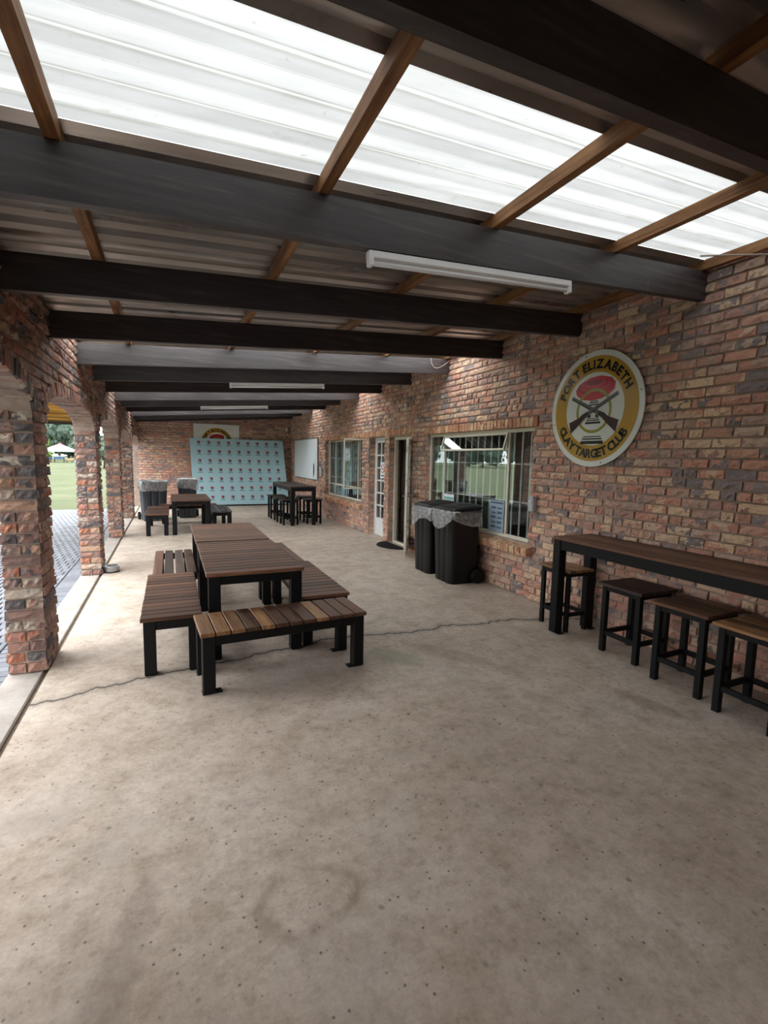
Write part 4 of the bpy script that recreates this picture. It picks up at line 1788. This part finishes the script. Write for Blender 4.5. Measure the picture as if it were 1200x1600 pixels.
# ---- small fittings
def fitting(name, label, cat, loc, size, mat, extra=None):
    r = thing(name, label, cat, loc)
    b = MB()
    b.cbox(-size[0] / 2, size[0] / 2, -size[1] / 2, size[1] / 2, -size[2] / 2, size[2] / 2, min(size) * .18)
    b.build('housing', M[mat], r)
    if extra:
        extra(r)
    return r


def lens(x, dy, dz, rr, mat, name):
    def f(r):
        b = MB()
        b.tube([(x, dy, dz), (x - .008, dy, dz)], [rr, rr * .8], 12)
        b.build(name, M[mat], r)
    return f


fitting('motion_sensor', 'small white motion sensor high on the wall above the open door', 'sensor', (XR - .035, 8.15, 2.66), (.05, .075, .13), 'box_white', lens(-.025, 0, -.02, .025, 'box_grey', 'sensor_lens'))
fitting('door_intercom', 'grey intercom box between the white board and the window', 'intercom', (XR - .035, 13.60, 1.28), (.05, .13, .26), 'box_grey', lens(-.025, 0, .05, .03, 'box_white', 'speaker_grille'))
fitting('meter_box', 'pale grey switch box on the brick edge of the near window', 'switch box', (XR - .045, 4.60, 1.19), (.07, .085, .19), 'box_grey', lens(-.035, 0, .03, .018, 'box_white', 'switch'))
fitting('corner_sensor', 'tiny white sensor high in the far wall corner', 'sensor', (3.88, YB - .045, 2.66), (.08, .06, .12), 'box_white')

bw = thing('dog_bowl', 'round steel dog bowl on the floor by the second pillar', 'bowl', (-.80, 7.80, 0))
b = MB()
n = 28
V = []
profb = [(.0, .004), (.088, .0), (.092, .004), (.10, .085), (.112, .09), (.112, .095), (.095, .092), (.082, .015), (.0, .012)]
for (r, z) in profb:
    for k in range(n):
        V.append((r * math.cos(2 * math.pi * k / n), r * math.sin(2 * math.pi * k / n), z))
b.add(V, [(i * n + k, i * n + (k + 1) % n, (i + 1) * n + (k + 1) % n, (i + 1) * n + k) for i in range(len(profb) - 1) for k in range(n)], 0, True)
b.build('bowl_shell', M['bowl_steel'], bw)
b = MB()
b.tube([(.094 * math.cos(2 * math.pi * k / 24), .094 * math.sin(2 * math.pi * k / 24), .009) for k in range(25)], .008, 6, caps=False)
b.build('rubber_foot', M['rubber'], bw)

mt = thing('door_mat', 'black half-round rubber mat before the open door', 'mat', (XR - .02, 8.50, 0))
b = MB()
n = 28
P = [(-.36 * math.sin(math.pi * k / n), -.46 * math.cos(math.pi * k / n)) for k in range(n + 1)]
V = [(x, y, 0.0) for x, y in P] + [(x * .985, y * .985, .014) for x, y in P]
m_ = n + 1
b.add(V, [tuple(range(m_, 2 * m_)), tuple(range(m_))[::-1]] + [(k, (k + 1) % m_, m_ + (k + 1) % m_, m_ + k) for k in range(m_)])
b.build('mat_body', M['rubber'], mt)
b = MB()
for k in range(7):
    yy = -.33 + k * .11
    ext = .36 * math.sqrt(max(0, 1 - (yy / .46) ** 2)) - .04
    b.cbox(-ext, -.02, yy - .012, yy + .012, .0135, .018, .002)
b.build('mat_ribs', M['rubber'], mt)


# ---- strip lights under the beams
def strip_light(label, s, x0, L=1.52):
    xm = x0 + L / 2
    zc = zr(xm)
    r = thing('strip_light', label, 'light', (xm, ys(s, xm) + BW / 2, zc))
    r.rotation_euler = (0, -math.atan(SLOPE), math.atan(SKEW))
    b = MB()
    b.cbox(-L / 2, L / 2, -.025, .025, -.042, -.002, .004)
    b.build('batten', M['lamp_white'], r)
    b = MB()
    b.tube([(-L / 2 + .02, 0, -.062), (L / 2 - .02, 0, -.062)], .014, 12)
    b.build('tube', M['tube'], r)
    for sgn in (-1, 1):
        b = MB()
        b.cbox(sgn * (L / 2 - .012) - .014, sgn * (L / 2 - .012) + .014, -.024, .024, -.082, -.002, .004)
        b.build('lamp_holder', M['lamp_white'], r)
    return r


lg_ = 'white strip lights under the roof beams'
strip_light('long white strip light under the nearest roof beam', beam_s[3], 1.0)
strip_light('white strip light under a beam midway along the veranda', beam_s[7], .86)
strip_light('farthest white strip light, above the club poster', beam_s[10], .66)

# loose cable along the wall plate
cb = MB()
pts = []
for k in range(25):
    t = k / 24
    yy = 0.9 + t * 1.62
    pts.append((XR - .05 - .36 * max(0, t - .82) / .18, yy, 3.235 + .03 * math.sin(t * 7.0) - .05 * max(0, t - .75)))
cb.tube(pts, .006, 6)
tag(cb.build('power_cable', M['cable']), 'thin grey cable looping along the wood plate above the right wall', 'cable')
cb = MB()
pts = [(XR - .02 - .34 * math.sin(math.pi * .5 * k / 12), ys(beam_s[6], XR) - .02, zr(XR) + .20 - .14 * math.sin(math.pi * k / 12)) for k in range(13)]
cb.tube(pts, .006, 6)
tag(cb.build('power_cable', M['cable']), 'pale cable drooping across the first far skylit beam at the wall', 'cable')

# ================================================================== outside
# timber lean-tos over the paving: one seen through the first arch, one added
def canopy(label, y_base):
    pg = thing('timber_canopy', label, 'canopy', (-1.3, y_base, 0), 0.0, 'pine canopies along the arcade')
    for k in range(9):
        b = MB()
        yy = .2 + k * .62
        b.cbox(-1.9, .1, yy - .02, yy + .02, 2.42, 2.56, .003)
        b.build('rafter', M['pergola'], pg)
    for k in range(13):
        b = MB()
        xx = -1.9 + k * .155
        b.cbox(xx, xx + .148, 0, 5.4, 2.565, 2.585, .002)
        b.build('deck_board', M['pergola'], pg)
    b = MB()
    b.cbox(-1.93, .1, 5.40, 5.44, 2.36, 2.60, .003)
    b.cbox(-1.96, -1.92, 0, 5.44, 2.36, 2.60, .003)
    b.build('fascia_board', M['fascia'], pg)
    for yy in (.1, 5.3):
        b = MB()
        b.cbox(-1.90, -1.80, yy - .05, yy + .05, -.05, 2.42, .004)
        b.build('post', M['pergola'], pg)


canopy('yellow pine canopy over the paving, seen through the first arch', 8.6)
canopy('unseen pine canopy left of the frame, added to shade the near floor', -1.6)  # added out of view, keeps arch light off the foreground floor

# gazebo on the lawn
gz = thing('gazebo', 'white pop-up gazebo with a pinkish peak far out on the lawn', 'gazebo', (-17.0, 98.0, -.09), .12)
for sx_ in (-1, 1):
    for sy2 in (-1, 1):
        b = MB()
        b.cbox(sx_ * 2.2 - .06, sx_ * 2.2 + .06, sy2 * 2.2 - .06, sy2 * 2.2 + .06, 0, 2.1, .01)
        b.build('leg', M['tent_white'], gz)
b = MB()
a = 2.35
b.add([(-a, -a, 2.05), (a, -a, 2.05), (a, a, 2.05), (-a, a, 2.05), (-.9, -.9, 2.75), (.9, -.9, 2.75), (.9, .9, 2.75), (-.9, .9, 2.75)],
      [(0, 1, 5, 4), (1, 2, 6, 5), (2, 3, 7, 6), (3, 0, 4, 7)])
b.add([(-a, -a, 2.05), (a, -a, 2.05), (a, a, 2.05), (-a, a, 2.05), (-a, -a, 1.8), (a, -a, 1.8), (a, a, 1.8), (-a, a, 1.8)],
      [(0, 4, 5, 1), (1, 5, 6, 2), (2, 6, 7, 3), (3, 7, 4, 0)])
b.build('canopy', M['tent_white'], gz)
b = MB()
b.add([(-.9, -.9, 2.75), (.9, -.9, 2.75), (.9, .9, 2.75), (-.9, .9, 2.75), (0, 0, 3.25)], [(0, 1, 4), (1, 2, 4), (2, 3, 4), (3, 0, 4)])
b.build('canopy_peak', M['tent_red'], gz)


def camp_table(label, x, y, w, mat, h=.75):
    r = thing('camp_table', label, 'table', (x, y, -.09), .1, 'camp tables under the gazebo')
    b = MB()
    b.cbox(-w / 2, w / 2, -.4, .4, h - .35, h, .02)
    b.build('table_cover', M[mat], r)
    for sx_ in (-1, 1):
        b = MB()
        b.cbox(sx_ * (w / 2 - .1) - .04, sx_ * (w / 2 - .1) + .04, -.3, .3, 0, h - .35, .01)
        b.build('leg', M['steel'], r)


camp_table('blue covered table under the gazebo, at its left', -18.6, 97.2, .9, 'tent_blue', .9)
camp_table('wide blue covered table in the middle of the gazebo', -17.0, 97.0, 1.5, 'tent_blue', .95)
camp_table('tan table under the gazebo at its right end', -15.6, 97.4, .9, 'tan', .7)


# trees: a trunk and a ragged crown of leaf clumps
def crown_mesh(seed, mat, n=1500, tall=1.0):
    rg = random.Random(seed)
    b = MB()
    clumps = []
    for k in range(16):
        a, h = rg.uniform(0, 6.28), rg.uniform(0.25, 1.0)
        rr = rg.uniform(.1, .75) * (1.15 - h * .6)
        clumps.append((rr * math.cos(a), rr * math.sin(a), h * tall, rg.uniform(.28, .45)))
    for k in range(n):
        cx, cyy, cz, r = rg.choice(clumps)
        d = Vector((rg.gauss(0, 1), rg.gauss(0, 1), rg.gauss(0, 1))).normalized()
        p = Vector((cx, cyy, cz)) + d * r * rg.uniform(.75, 1.05)
        t1 = d.orthogonal().normalized()
        t1.rotate(Matrix.Rotation(rg.uniform(0, 6.28), 3, d))
        t2 = d.cross(t1)
        t1 = (t1 + d * rg.uniform(-.6, .6)).normalized()
        s = rg.uniform(.05, .11)
        b.add([p - t1 * s, p + t2 * s * .7, p + t1 * s, p - t2 * s * .7], [(0, 1, 2, 3)])
    for (cx, cyy, cz, r) in clumps:                   # dense hearts of the clumps
        V, F = [], []
        for i in range(5):
            for k in range(8):
                th, ph_ = math.pi * (i + .5) / 5, 2 * math.pi * k / 8
                q = r * rg.uniform(.7, .9)
                V.append((cx + q * math.sin(th) * math.cos(ph_), cyy + q * math.sin(th) * math.sin(ph_), cz + q * math.cos(th)))
        for i in range(4):
            for k in range(8):
                F.append((i * 8 + k, (i + 1) * 8 + k, (i + 1) * 8 + (k + 1) % 8, i * 8 + (k + 1) % 8))
        b.add(V, F)
    return b.mesh('crown', mat)


tk = MB()
tk.tube([(0, 0, -.35), (.02, .01, .1), (-.02, 0, .5)], [.05, .04, .02], 8)
trunk_me = tk.mesh('trunk', M['bark'])
crowns = [crown_mesh(40, M['leaf']), crown_mesh(41, M['leaf']), crown_mesh(42, M['leaf_light'], 1200)]
spots = []
rt = random.Random(3)
FOREST = 'tall haze-greyed forest tree in the belt beyond the lawn'
for (d0, step, n, a0) in ((120, 7.6, 11, 99.3), (141, 6.6, 12, 94.0)):      # two rows of forest round the lawn
    for k in range(n):
        a = math.radians(a0 + step * k + rt.uniform(-.3, .3))
        d = d0 + rt.uniform(-1, 1)
        spots.append((math.cos(a) * d, math.sin(a) * d, rt.uniform(6.1, 6.7) * d0 / 120, rt.randrange(2), FOREST, 'forest trees beyond the lawn'))
spots.append((-13.3, 104.0, 2.0, 2, 'small bright green tree right of the gazebo', None))
spots.append((-22.5, 112.0, 3.0, 2, 'low yellow-green tree behind the left of the gazebo', None))
spots.append((-6.9, 64.0, 2.6, 0, 'leafy tree seen through the second arch', None))
for (x, y, s, ci, lab, grp) in spots:
    t = thing('tree', lab, 'tree', (x, y, -.09), rt.uniform(0, 6), grp)
    o = link('crown', crowns[ci], t, (0, 0, s * .12))
    o.scale = (s, s, s * 1.05)
    o = link('trunk', trunk_me, t, (0, 0, s * .35))
    o.scale = (s, s, s)
